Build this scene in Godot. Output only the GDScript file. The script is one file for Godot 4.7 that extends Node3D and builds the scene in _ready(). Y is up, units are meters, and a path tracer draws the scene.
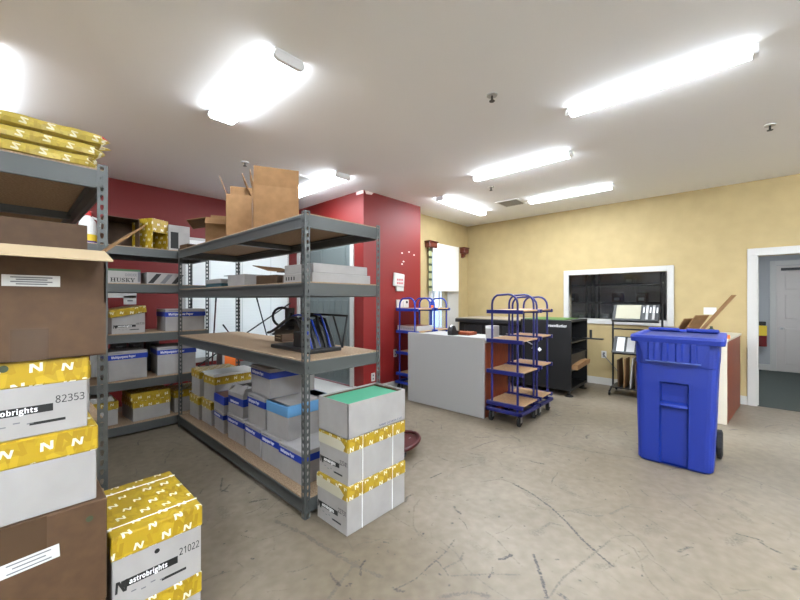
extends Node3D
# ---------------------------------------------------------------- measuring: pixel + a plane it touches -> point
const F := 362.0
const CAMH := 1.42
const HC := 3.02          # ceiling height
const XR := 6.8           # yellow right wall
const ZY := -4.27         # yellow wall with the shaded window
const ZP := -3.95         # front of the red bump-out
const XP := 3.5           # left side of the red bump-out
const ZRED := -6.0        # red wall behind the shelving
const YAW := 47.3
var SN := sin(deg_to_rad(YAW))
var CS := cos(deg_to_rad(YAW))
func ray(u: float, v: float) -> Vector3:
	var lat := (u - 400.0) / F
	return Vector3(CS * lat + SN, (300.0 - v) / F, -(CS - SN * lat))
func gy(u: float, v: float, y: float) -> Vector3:
	var r := ray(u, v)
	return Vector3(0, CAMH, 0) + r * ((y - CAMH) / r.y)
func gx(u: float, v: float, x: float) -> Vector3:
	var r := ray(u, v)
	return Vector3(0, CAMH, 0) + r * (x / r.x)
func gz(u: float, v: float, z: float) -> Vector3:
	var r := ray(u, v)
	return Vector3(0, CAMH, 0) + r * (z / r.z)

# ---------------------------------------------------------------- mesh helpers
var rng := RandomNumberGenerator.new()
var M := {}
var used := {}
func mb() -> SurfaceTool:
	var st := SurfaceTool.new()
	st.begin(Mesh.PRIMITIVE_TRIANGLES)
	return st
func face(st: SurfaceTool, pts: Array) -> void:        # pts counter-clockwise seen from outside; uv in metres
	var n: Vector3 = (pts[1] - pts[0]).cross(pts[2] - pts[0])
	if n.length() < 1e-12 and pts.size() > 3:
		n = (pts[2] - pts[0]).cross(pts[3] - pts[0])
	n = n.normalized()
	var an := n.abs()
	for i in range(1, pts.size() - 1):
		for k in [0, i + 1, i]:
			var p: Vector3 = pts[k]
			st.set_normal(n)
			if an.y >= an.x and an.y >= an.z: st.set_uv(Vector2(p.x, p.z))
			elif an.x >= an.z: st.set_uv(Vector2(-p.z * signf(n.x), -p.y))
			else: st.set_uv(Vector2(p.x * signf(n.z), -p.y))
			st.add_vertex(p)
func bx(st: SurfaceTool, a: Vector3, b: Vector3, ch := 0.0, t := Transform3D.IDENTITY) -> void:   # box between two corners, optional chamfer
	var lo := Vector3(minf(a.x, b.x), minf(a.y, b.y), minf(a.z, b.z))
	var hi := Vector3(maxf(a.x, b.x), maxf(a.y, b.y), maxf(a.z, b.z))
	var c := (lo + hi) * 0.5
	var h := (hi - lo) * 0.5
	var k := minf(ch, minf(h.x, minf(h.y, h.z)) * 0.9)
	for ax in 3:
		var a1 := (ax + 1) % 3
		var a2 := (ax + 2) % 3
		for s in [-1.0, 1.0]:
			var ps := []
			for q in [[-1, -1], [1, -1], [1, 1], [-1, 1]]:
				var p := Vector3.ZERO
				p[ax] = s * h[ax]; p[a1] = q[0] * (h[a1] - k); p[a2] = q[1] * (h[a2] - k)
				ps.append(t * (c + p))
			if s < 0: ps.reverse()
			face(st, ps)
	if k <= 0.0: return
	for ax in 3:                                        # edges along ax
		var a1 := (ax + 1) % 3
		var a2 := (ax + 2) % 3
		for s in [-1.0, 1.0]:
			for r in [-1.0, 1.0]:
				var ps := []
				for q in [[-1, 0], [1, 0], [1, 1], [-1, 1]]:
					var p := Vector3.ZERO
					p[ax] = q[0] * (h[ax] - k)
					p[a1] = s * (h[a1] - (0.0 if q[1] == 0 else k))
					p[a2] = r * (h[a2] - (k if q[1] == 0 else 0.0))
					ps.append(t * (c + p))
				if s * r < 0: ps.reverse()
				face(st, ps)
	for sx in [-1.0, 1.0]:
		for sy in [-1.0, 1.0]:
			for sz in [-1.0, 1.0]:
				var ps := [t * (c + Vector3(sx * h.x, sy * (h.y - k), sz * (h.z - k))), t * (c + Vector3(sx * (h.x - k), sy * h.y, sz * (h.z - k))), t * (c + Vector3(sx * (h.x - k), sy * (h.y - k), sz * h.z))]
				if sx * sy * sz < 0: ps.reverse()
				face(st, ps)
func tube(st: SurfaceTool, path: Array, r: float, seg := 8, closed := false) -> void:
	var rings := []
	var n := path.size()
	var up := Vector3(0.123, 0.97, 0.21).normalized()
	for i in n:
		var d: Vector3
		if closed: d = path[(i + 1) % n] - path[(i - 1 + n) % n]
		elif i == 0: d = path[1] - path[0]
		elif i == n - 1: d = path[i] - path[i - 1]
		else: d = (path[i + 1] - path[i]).normalized() + (path[i] - path[i - 1]).normalized()
		d = d.normalized()
		if absf(d.dot(up)) > 0.95: up = Vector3(0.9, 0.1, 0.3).normalized()
		var s := d.cross(up).normalized()
		var w := s.cross(d).normalized()
		up = w
		var ring := []
		for k in seg:
			var a := TAU * k / seg
			ring.append([path[i] + (s * cos(a) + w * sin(a)) * r, s * cos(a) + w * sin(a)])
		rings.append(ring)
	for i in (n if closed else n - 1):
		var A: Array = rings[i]
		var B: Array = rings[(i + 1) % n]
		for k in seg:
			var k2 := (k + 1) % seg
			for v in [A[k], A[k2], B[k], A[k2], B[k2], B[k]]:
				st.set_normal(v[1]); st.set_uv(Vector2(v[0].x + v[0].z, v[0].y)); st.add_vertex(v[0])
	if not closed:
		for e in [[rings[0], -1], [rings[n - 1], 1]]:
			var ps := []
			for q in e[0]: ps.append(q[0])
			if e[1] > 0: ps.reverse()
			face(st, ps)
func lathe(st: SurfaceTool, prof: Array, seg := 20, t := Transform3D.IDENTITY) -> void:    # prof: Vector2(r, y) from bottom up
	for i in prof.size() - 1:
		var p: Vector2 = prof[i]
		var q: Vector2 = prof[i + 1]
		for k in seg:
			var a := TAU * k / seg
			var b := TAU * (k + 1) / seg
			var ps := [t * Vector3(p.x * cos(a), p.y, p.x * sin(a)), t * Vector3(q.x * cos(a), q.y, q.x * sin(a)), t * Vector3(q.x * cos(b), q.y, q.x * sin(b)), t * Vector3(p.x * cos(b), p.y, p.x * sin(b))]
			if p.x < 1e-6: ps = [ps[0], ps[1], ps[2]]
			elif q.x < 1e-6: ps = [ps[0], ps[1], ps[3]]
			face(st, ps)
func extrude(st: SurfaceTool, poly: Array, d: Vector3, o := Vector3.ZERO, ex := Vector3.RIGHT, ey := Vector3.UP) -> void:  # flat polygon swept along d
	var a := []
	var b := []
	for p in poly:
		a.append(o + ex * p.x + ey * p.y)
		b.append(o + ex * p.x + ey * p.y + d)
	var pv := PackedVector2Array(poly)
	if Geometry2D.is_polygon_clockwise(pv): pass
	var idx := Geometry2D.triangulate_polygon(pv)
	var nn := ex.cross(ey)
	for i in range(0, idx.size(), 3):
		var tri := [a[idx[i]], a[idx[i + 1]], a[idx[i + 2]]]
		var n2: Vector3 = (tri[1] - tri[0]).cross(tri[2] - tri[0])
		if n2.dot(d) > 0: tri.reverse()
		face(st, tri)
		var tr2 := [b[idx[i]], b[idx[i + 1]], b[idx[i + 2]]]
		var n3: Vector3 = (tr2[1] - tr2[0]).cross(tr2[2] - tr2[0])
		if n3.dot(d) < 0: tr2.reverse()
		face(st, tr2)
	var area := 0.0
	for i in poly.size():
		var p: Vector2 = poly[i]
		var q: Vector2 = poly[(i + 1) % poly.size()]
		area += p.x * q.y - q.x * p.y
	var flip := (area > 0) != (nn.dot(d) > 0)
	for i in poly.size():
		var j := (i + 1) % poly.size()
		var ps := [a[i], a[j], b[j], b[i]]
		if flip: ps.reverse()
		face(st, ps)
func obj(called: String, st: SurfaceTool, m: Material, parent: Node = null) -> MeshInstance3D:
	var o := MeshInstance3D.new()
	var mesh := st.commit()
	mesh.surface_set_material(0, m)
	o.mesh = mesh
	o.name = called if parent else numbered(called)
	(parent if parent else self).add_child(o, true)
	return o
func inst(called: String, mesh: Mesh, parent: Node, at := Vector3.ZERO) -> MeshInstance3D:
	var o := MeshInstance3D.new()
	o.mesh = mesh; o.name = called; parent.add_child(o, true); o.position = at
	return o
func box_part(called: String, a: Vector3, b: Vector3, m: Material, parent: Node = null, ch := 0.0) -> MeshInstance3D:
	var st := mb()
	bx(st, a, b, ch)
	return obj(called, st, m, parent)
func numbered(s: String) -> String:
	if not used.has(s):
		used[s] = 0
		return s
	used[s] += 1
	return "%s_%03d" % [s, used[s]]
func tag(o: Node, label: String, cat: String, group := "") -> Node:
	o.set_meta("label", label); o.set_meta("category", cat)
	if group: o.set_meta("group", group)
	return o
func thing(called: String, label: String, cat: String, at := Vector3.ZERO, turn := 0.0, group := "") -> Node3D:
	var o := Node3D.new()
	o.name = numbered(called); add_child(o)
	o.position = at; o.rotation.y = deg_to_rad(turn)
	tag(o, label, cat, group)
	return o
func struct(called: String, st: SurfaceTool, m: Material) -> MeshInstance3D:
	var o := obj(called, st, m)
	o.name = called
	o.set_meta("kind", "structure")
	return o
var fonts := {}
func words(parent: Node, s: String, height: float, at: Vector3, facing: String, m: Material, width := 0.0, roll := 0.0, bold := true, serif := false) -> void:
	var t := TextMesh.new()
	var key := str(bold) + str(serif)
	if not fonts.has(key):
		var f := SystemFont.new()
		f.font_names = PackedStringArray(["Droid Serif" if serif else "Droid Sans"])
		if bold: f.font_weight = 700
		fonts[key] = f
	t.font = fonts[key]; t.text = s; t.font_size = 40
	t.pixel_size = height / 29.0; t.depth = 0.0008; t.curve_step = 4.0
	t.material = m
	var o := MeshInstance3D.new()
	o.mesh = t; o.name = "lettering"; parent.add_child(o, true)
	o.position = at
	var b := Basis.IDENTITY
	if facing == "nx": b = Basis(Vector3.UP, -PI / 2)
	elif facing == "px": b = Basis(Vector3.UP, PI / 2)
	elif facing == "py": b = Basis(Vector3.RIGHT, -PI / 2)
	b = b * Basis(Vector3.BACK, deg_to_rad(roll))
	if width > 0.0:
		var w := t.get_aabb().size.x
		if w > 0.001: b = b * Basis.from_scale(Vector3(width / w, 1, 1))
	o.basis = b

# ---------------------------------------------------------------- materials
func mat(c: Color, rough := 0.6, metal := 0.0, spec := 0.5) -> StandardMaterial3D:
	var m := StandardMaterial3D.new()
	m.albedo_color = c; m.roughness = rough; m.metallic = metal; m.metallic_specular = spec
	return m
func noise_tex(freq: float, size: int, lo: Color, hi: Color, octaves := 4, seed_ := 1, type := FastNoiseLite.TYPE_SIMPLEX_SMOOTH) -> ImageTexture:
	var n := FastNoiseLite.new()
	n.seed = seed_; n.frequency = freq; n.fractal_octaves = octaves; n.noise_type = type
	var im := n.get_seamless_image(size, size)
	im.convert(Image.FORMAT_RGB8)
	var d := im.get_data()
	var ro := lo; var span := hi - lo
	for i in range(0, d.size(), 3):
		var f := d[i] / 255.0
		d[i] = int(clampf(ro.r + span.r * f, 0, 1) * 255); d[i + 1] = int(clampf(ro.g + span.g * f, 0, 1) * 255); d[i + 2] = int(clampf(ro.b + span.b * f, 0, 1) * 255)
	return ImageTexture.create_from_image(Image.create_from_data(size, size, false, Image.FORMAT_RGB8, d))
func tex_mat(t: Texture2D, scale: Vector2, rough := 0.7, spec := 0.4) -> StandardMaterial3D:
	var m := mat(Color.WHITE, rough, 0.0, spec)
	m.albedo_texture = t; m.uv1_scale = Vector3(scale.x, scale.y, 1)
	return m
func fill_poly(im: Image, poly: PackedVector2Array, c: Color) -> void:
	var lo := Vector2(1e9, 1e9); var hi := Vector2(-1e9, -1e9)
	for p in poly: lo = lo.min(p); hi = hi.max(p)
	var w := im.get_width(); var h := im.get_height()
	for y in range(int(floor(lo.y)), int(ceil(hi.y)) + 1):
		for x in range(int(floor(lo.x)), int(ceil(hi.x)) + 1):
			if Geometry2D.is_point_in_polygon(Vector2(x + 0.5, y + 0.5), poly): im.set_pixel(posmod(x, w), posmod(y, h), c)
func letter_n(im: Image, c: Vector2, s: float, rot: float, col: Color) -> void:
	var pts := [[-0.55, 0.5], [-0.55, -0.5], [-0.25, -0.5], [0.28, 0.12], [0.28, -0.5], [0.55, -0.5], [0.55, 0.5], [0.27, 0.5], [-0.27, -0.12], [-0.27, 0.5]]
	var poly := PackedVector2Array()
	for p in pts: poly.append(c + Vector2(p[0] + 0.12 * -p[1], p[1]).rotated(rot) * s)
	fill_poly(im, poly, col)
func make_n_texture(base: Color, seed_: int, rot: float) -> ImageTexture:
	var im := Image.create(512, 512, false, Image.FORMAT_RGB8)
	im.fill(base)
	var r := RandomNumberGenerator.new()
	r.seed = seed_
	for k in 34:
		var f := r.randf_range(-0.07, 0.06)
		letter_n(im, Vector2(r.randf() * 512, r.randf() * 512), r.randf_range(60, 140), r.randf_range(-0.5, 0.5), Color(base.r + f, base.g + f, base.b + f * 0.5))
	for row in 4:
		for col in 3:
			letter_n(im, Vector2(col * 170 + (row % 2) * 85 + r.randf_range(20, 60), row * 128 + r.randf_range(50, 80)), r.randf_range(48, 60), rot + r.randf_range(-0.3, 0.15), Color(0.86, 0.84, 0.76))
	im.generate_mipmaps()
	return ImageTexture.create_from_image(im)

# ---------------------------------------------------------------- floor picture: trodden concrete with scuffs where the photograph has them
var fl: Image
func stroke(pts: Array, wpx: float, c: Color, a: float, grain := 0.6) -> void:
	var n := FastNoiseLite.new()
	n.frequency = 0.09; n.seed = 5
	var W := fl.get_width()
	for i in pts.size() - 1:
		var p: Vector2 = pts[i]; var q: Vector2 = pts[i + 1]
		var steps := int(p.distance_to(q) / maxf(wpx, 0.7)) + 1
		for k in steps:
			var s := p.lerp(q, float(k) / steps)
			var rr := wpx * 1.15 * (0.6 + 0.7 * (n.get_noise_2dv(s) + 0.5))
			for y in range(int(s.y - rr), int(s.y + rr) + 1):
				for x in range(int(s.x - rr), int(s.x + rr) + 1):
					if x < 0 or y < 0 or x >= W or y >= W: continue
					if Vector2(x, y).distance_to(s) > rr: continue
					var f := a * clampf(0.5 + grain * 2.0 * n.get_noise_2d(x * 3.1, y * 3.1), 0.0, 1.0) * 1.0
					fl.set_pixel(x, y, fl.get_pixel(x, y).lerp(c, f))
func fpx(p: Vector3) -> Vector2:
	return Vector2((p.x + 3.1) / 10.1 * 2048.0, (p.z + 6.2) / 10.1 * 2048.0)
func floor_marks(list: Array, wpx: float, c: Color, a: float) -> void:
	var pts := []
	for q in list: pts.append(fpx(gy(q[0], q[1], 0)))
	stroke(pts, wpx, c, a)
func make_floor() -> ImageTexture:
	var n1 := FastNoiseLite.new(); n1.seed = 11; n1.frequency = 0.006; n1.fractal_octaves = 5
	var n2 := FastNoiseLite.new(); n2.seed = 23; n2.frequency = 0.11; n2.fractal_octaves = 4
	var S := 1024
	var a := n1.get_image(S, S); var b := n2.get_image(S, S)
	a.convert(Image.FORMAT_L8); b.convert(Image.FORMAT_L8)
	var da := a.get_data(); var db := b.get_data()
	var out := PackedByteArray()
	out.resize(S * S * 3)
	for i in S * S:
		var f := (da[i] / 255.0 - 0.5) * 0.12 + (db[i] / 255.0 - 0.5) * 0.065
		out[i * 3] = int(clampf(0.455 + f, 0, 1) * 255)
		out[i * 3 + 1] = int(clampf(0.413 + f * 1.02, 0, 1) * 255)
		out[i * 3 + 2] = int(clampf(0.352 + f * 1.05, 0, 1) * 255)
	fl = Image.create_from_data(S, S, false, Image.FORMAT_RGB8, out)
	fl.resize(2048, 2048, Image.INTERPOLATE_CUBIC)
	var dk := Color(0.20, 0.19, 0.18)
	var md := Color(0.36, 0.33, 0.29)
	# marks read off the photograph
	floor_marks([[513, 484], [532, 494], [550, 507], [566, 522], [582, 540], [600, 556], [613, 567]], 1.36, dk, 1.0)
	floor_marks([[548, 443], [575, 449], [600, 453], [640, 459]], 0.87, dk, 1.0)
	floor_marks([[720, 470], [760, 482], [800, 500]], 0.81, md, 0.9)
	floor_marks([[533, 555], [540, 575], [547, 600]], 1.49, dk, 0.9)
	floor_marks([[548, 598], [562, 578], [585, 560], [610, 540]], 0.99, md, 1.0)
	floor_marks([[275, 521], [292, 529], [304, 534], [315, 542], [338, 556], [360, 568], [383, 578]], 2.23, md, 1.0)
	floor_marks([[356, 562], [343, 578], [327, 600]], 1.86, md, 1.0)
	floor_marks([[222, 478], [220, 490], [228, 492]], 0.99, dk, 0.7)
	floor_marks([[658, 482], [680, 500], [706, 520]], 0.81, md, 1.0)
	floor_marks([[480, 482], [500, 479], [515, 484]], 0.99, md, 0.9)
	floor_marks([[430, 478], [441, 473]], 1.12, dk, 0.9)
	floor_marks([[444, 568], [460, 560], [463, 552]], 1.12, md, 1.0)
	floor_marks([[450, 576], [490, 574], [520, 575]], 0.87, md, 0.8)
	floor_marks([[541, 528], [550, 523], [563, 526]], 1.86, md, 0.9)
	floor_marks([[610, 514], [622, 508], [632, 504]], 1.49, md, 0.9)
	floor_marks([[440, 597], [470, 592], [490, 597]], 2.17, md, 0.9)
	floor_marks([[485, 432], [500, 437], [515, 438]], 2.79, md, 0.6)
	floor_marks([[568, 446], [582, 449], [594, 453]], 2.48, md, 0.8)
	floor_marks([[668, 470], [690, 465], [700, 471]], 1.24, dk, 0.7)
	floor_marks([[612, 520], [640, 540], [655, 560]], 0.81, md, 0.8)
	floor_marks([[520, 505], [560, 512], [600, 506]], 0.62, md, 0.7)
	var r := RandomNumberGenerator.new()
	r.seed = 77
	for k in 620:                                       # scratches
		var p := fpx(Vector3(r.randf_range(0.4, 6.6), 0, r.randf_range(-4.5, 1.2)))
		var ang := r.randf() * TAU
		var pts := [p]
		var ln := r.randf_range(6, 46) * (1.0 if r.randf() < 0.8 else 2.6)
		for j in 4:
			ang += r.randf_range(-0.35, 0.35)
			p = p + Vector2(cos(ang), sin(ang)) * ln / 4.0
			pts.append(p)
		stroke(pts, r.randf_range(0.4, 0.85), dk if r.randf() < 0.3 else md, r.randf_range(0.2, 0.8))
	for k in 70:                                        # heavier dark streaks
		var p := fpx(Vector3(r.randf_range(0.8, 6.3), 0, r.randf_range(-3.0, 1.0)))
		var ang := r.randf() * TAU
		var q := p + Vector2(cos(ang), sin(ang)) * r.randf_range(6, 26)
		stroke([p, q, q + Vector2(cos(ang + 0.5), sin(ang + 0.5)) * r.randf_range(3, 14)], r.randf_range(0.9, 1.9), dk, r.randf_range(0.35, 0.85))
	for k in 900:                                       # specks
		var p := fpx(Vector3(r.randf_range(0.3, 6.7), 0, r.randf_range(-4.5, 1.5)))
		stroke([p, p + Vector2(r.randf_range(-3, 3), r.randf_range(-3, 3))], r.randf_range(0.5, 1.2), dk, r.randf_range(0.3, 0.9))
	for k in 120:                                       # grey rubbed patches
		var p := fpx(Vector3(r.randf_range(0.6, 6.4), 0, r.randf_range(-3.5, 1.0)))
		var ang := r.randf() * TAU
		stroke([p, p + Vector2(cos(ang), sin(ang)) * r.randf_range(8, 40)], r.randf_range(3, 7), md, r.randf_range(0.12, 0.4), 1.0)
	fl.generate_mipmaps()
	return ImageTexture.create_from_image(fl)

func make_materials() -> void:
	M.red = mat(Color(0.455, 0.075, 0.06), 0.55)
	M.yellow_wall = tex_mat(noise_tex(0.02, 256, Color(0.655, 0.58, 0.415), Color(0.695, 0.615, 0.445), 4, 3), Vector2(0.6, 0.6), 0.62, 0.35)
	M.ceiling = mat(Color(0.915, 0.91, 0.905), 0.85, 0, 0.2)
	M.white_wall = mat(Color(0.86, 0.85, 0.83), 0.7)
	M.trim = mat(Color(0.72, 0.71, 0.69), 0.38)
	M.floor = mat(Color.WHITE, 0.47, 0, 0.42)
	M.floor.albedo_texture = make_floor()
	M.rack = mat(Color(0.30, 0.31, 0.305), 0.42, 0.2)
	M.deck = tex_mat(noise_tex(0.11, 256, Color(0.50, 0.41, 0.32), Color(0.68, 0.59, 0.49), 4, 8), Vector2(2.5, 2.5), 0.75, 0.3)
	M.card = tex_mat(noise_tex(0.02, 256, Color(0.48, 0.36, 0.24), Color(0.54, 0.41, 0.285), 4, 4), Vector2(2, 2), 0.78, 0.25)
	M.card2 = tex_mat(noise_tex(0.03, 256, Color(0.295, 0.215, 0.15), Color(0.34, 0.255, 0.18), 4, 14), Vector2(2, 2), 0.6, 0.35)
	M.card_in = mat(Color(0.70, 0.62, 0.50), 0.8, 0, 0.2)
	M.tape = mat(Color(0.285, 0.21, 0.145), 0.25)
	M.white_card = tex_mat(noise_tex(0.02, 128, Color(0.59, 0.575, 0.565), Color(0.635, 0.62, 0.61), 3, 6), Vector2(2, 2), 0.62, 0.35)
	M.n = tex_mat(make_n_texture(Color(0.645, 0.53, 0.10), 3, 0.0), Vector2(4.0, 4.0), 0.42, 0.45)
	M.n_wrap = tex_mat(make_n_texture(Color(0.72, 0.635, 0.29), 9, 1.45), Vector2(4.2, 4.2), 0.35, 0.5)
	M.blue_print = mat(Color(0.03, 0.19, 0.60), 0.45)
	M.sky_print = mat(Color(0.36, 0.57, 0.74), 0.5)
	M.black_print = mat(Color(0.07, 0.07, 0.07), 0.6)
	M.grey_print = mat(Color(0.42, 0.42, 0.44), 0.6)
	M.white_print = mat(Color(0.92, 0.92, 0.92), 0.6)
	M.paper = mat(Color(0.80, 0.80, 0.79), 0.8, 0, 0.2)
	M.green_sheet = mat(Color(0.28, 0.60, 0.47), 0.6)
	M.lens = mat(Color(0.95, 0.95, 0.95), 0.5)
	M.lens.emission_enabled = true; M.lens.emission = Color(0.92, 0.96, 1.0); M.lens.emission_energy_multiplier = 44.0
	M.fixture = mat(Color(0.86, 0.86, 0.86), 0.45)
	M.blue_bin = mat(Color(0.06, 0.165, 0.53), 0.45)
	M.blue_steel = mat(Color(0.085, 0.10, 0.36), 0.35)
	M.blue_steel2 = mat(Color(0.07, 0.19, 0.56), 0.35)
	M.rubber = mat(Color(0.07, 0.07, 0.07), 0.7)
	M.black = mat(Color(0.06, 0.06, 0.064), 0.5)
	M.black_satin = mat(Color(0.13, 0.13, 0.135), 0.4)
	M.steel = mat(Color(0.72, 0.72, 0.72), 0.3, 0.9)
	M.ply = tex_mat(noise_tex(0.04, 256, Color(0.66, 0.52, 0.38), Color(0.76, 0.63, 0.48), 4, 31), Vector2(1.2, 6), 0.6)
	M.mahogany = tex_mat(noise_tex(0.03, 256, Color(0.40, 0.17, 0.09), Color(0.52, 0.24, 0.13), 4, 41), Vector2(4, 0.7), 0.4)
	M.grey_laminate = mat(Color(0.60, 0.59, 0.58), 0.5)
	M.grey_door = mat(Color(0.38, 0.415, 0.41), 0.45)
	M.hall_wall = mat(Color(0.62, 0.625, 0.63), 0.7)
	M.hall_door = mat(Color(0.74, 0.71, 0.69), 0.45)
	M.carpet = tex_mat(noise_tex(0.2, 128, Color(0.25, 0.265, 0.25), Color(0.33, 0.345, 0.33), 3, 51), Vector2(3, 3), 0.95, 0.1)
	M.storeroom_wall = mat(Color(0.64, 0.63, 0.62), 0.8)
	M.blind = mat(Color(0.93, 0.93, 0.92), 0.5)
	M.blind.backlight_enabled = true; M.blind.backlight = Color(0.75, 0.75, 0.73)
	M.shade = mat(Color(0.88, 0.86, 0.82), 0.9)
	M.shade.backlight_enabled = true; M.shade.backlight = Color(0.25, 0.24, 0.22)
	M.wood_dark = mat(Color(0.36, 0.14, 0.09), 0.4)
	M.green_dark = mat(Color(0.20, 0.24, 0.16), 0.7)
	M.glass = mat(Color(0.75, 0.80, 0.82, 0.12), 0.02)
	M.glass.transparency = BaseMaterial3D.TRANSPARENCY_ALPHA
	M.red_steel = mat(Color(0.26, 0.045, 0.04), 0.4)
	M.orange = mat(Color(0.88, 0.42, 0.10), 0.6)
	M.cap_red = mat(Color(0.75, 0.06, 0.06), 0.4)
	M.purple = mat(Color(0.30, 0.15, 0.45), 0.5)
	M.label_yellow = mat(Color(0.88, 0.75, 0.18), 0.5)
	M.teal = mat(Color(0.16, 0.30, 0.34), 0.6)
	M.chalk = mat(Color(0.86, 0.80, 0.78), 0.9)
	M.plaster = mat(Color(0.80, 0.77, 0.74), 0.9)
	M.asphalt = mat(Color(0.62, 0.62, 0.62), 0.9)
	M.siding = mat(Color(0.62, 0.68, 0.75), 0.8)

# ---------------------------------------------------------------- builders
var post_cache := {}
func post_mesh(h: float, sx: int, sz: int) -> ArrayMesh:   # slotted angle post, corner at the origin, flanges along sx and sz
	var key := "%f %d %d" % [h, sx, sz]
	if post_cache.has(key): return post_cache[key]
	var st := mb()
	var w := 0.04
	var th := 0.0025
	var pitch := 0.0445
	var cells := int(h / pitch)
	pitch = h / cells
	for fl_ in 2:
		var ux := Vector3(sx, 0, 0) if fl_ == 0 else Vector3(0, 0, sz)
		var nx := Vector3(0, 0, sz) if fl_ == 0 else Vector3(sx, 0, 0)   # inward
		var out_sign := ux.cross(Vector3.UP).dot(-nx) > 0
		for i in cells:
			var y0 := i * pitch
			var outer := [Vector2(0, 0), Vector2(w / 2, 0), Vector2(w, 0), Vector2(w, pitch / 2), Vector2(w, pitch), Vector2(w / 2, pitch), Vector2(0, pitch), Vector2(0, pitch / 2)]
			var cx := w * 0.56
			var hole := [Vector2(cx - 0.004, 0.010), Vector2(cx, 0.008), Vector2(cx + 0.004, 0.010), Vector2(cx + 0.0075, 0.024), Vector2(cx + 0.006, 0.034), Vector2(cx, 0.0365), Vector2(cx - 0.006, 0.034), Vector2(cx - 0.0075, 0.024)]
			for side in 2:
				var off := nx * (th * side)
				for k in 8:
					var j := (k + 1) % 8
					var ps := []
					for q in [outer[k], outer[j], hole[j], hole[k]]: ps.append(ux * q.x + Vector3.UP * (q.y + y0) + off)
					if out_sign == (side == 1): ps.reverse()
					face(st, ps)
			for k in 8:
				var j := (k + 1) % 8
				var a: Vector3 = ux * hole[k].x + Vector3.UP * (hole[k].y + y0)
				var b: Vector3 = ux * hole[j].x + Vector3.UP * (hole[j].y + y0)
				face(st, [a, b, b + nx * th, a + nx * th])
		var e := ux * w
		face(st, [e, e + nx * th, e + nx * th + Vector3.UP * h, e + Vector3.UP * h])
	var m := st.commit()
	m.surface_set_material(0, M.rack)
	post_cache[key] = m
	return m
func rack(label: String, x0: float, x1: float, z0: float, z1: float, h: float, tiers: Array, group := "") -> Node3D:  # z0 > z1
	var c := Vector3((x0 + x1) / 2, 0, (z0 + z1) / 2)
	var t := thing("shelving_unit", label, "shelving", c, 0, group)
	var hx := (x1 - x0) / 2
	var hz := (z0 - z1) / 2
	for s in [[-1, 1], [1, 1], [-1, -1], [1, -1]]:
		inst("post", post_mesh(h, -s[0], -s[1]), t, Vector3(s[0] * hx, 0, s[1] * hz))
	var long_z := hz > hx
	for y in tiers:
		for s in [-1.0, 1.0]:
			var st := mb()                                # beams along z
			bx(st, Vector3(s * (hx - 0.004), y - 0.085, -hz + 0.006), Vector3(s * (hx - 0.030), y - 0.002, hz - 0.006), 0.003)
			bx(st, Vector3(s * (hx - 0.001), y - 0.090, -hz + 0.045), Vector3(s * (hx - 0.012), y - 0.082, hz - 0.045), 0.002)
			bx(st, Vector3(s * (hx - 0.004), y - 0.03, -hz + 0.045), Vector3(s * (hx - 0.05), y - 0.022, hz - 0.045))
			obj("beam", st, M.rack, t)
			st = mb()                                     # beams along x
			bx(st, Vector3(-hx + 0.032, y - 0.085, s * (hz - 0.004)), Vector3(hx - 0.032, y - 0.002, s * (hz - 0.030)), 0.003)
			bx(st, Vector3(-hx + 0.045, y - 0.090, s * (hz - 0.001)), Vector3(hx - 0.045, y - 0.082, s * (hz - 0.012)), 0.002)
			obj("beam", st, M.rack, t)
		box_part("deck", Vector3(-hx + 0.008, y - 0.012, -hz + 0.008), Vector3(hx - 0.008, y + 0.006, hz - 0.008), M.deck, t, 0.002)
		if long_z: box_part("cross_bar", Vector3(-hx + 0.03, y - 0.06, -0.02), Vector3(hx - 0.03, y - 0.012, 0.02), M.rack, t)
		else: box_part("cross_bar", Vector3(-0.02, y - 0.06, -hz + 0.03), Vector3(0.02, y - 0.012, hz - 0.03), M.rack, t)
	return t
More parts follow.
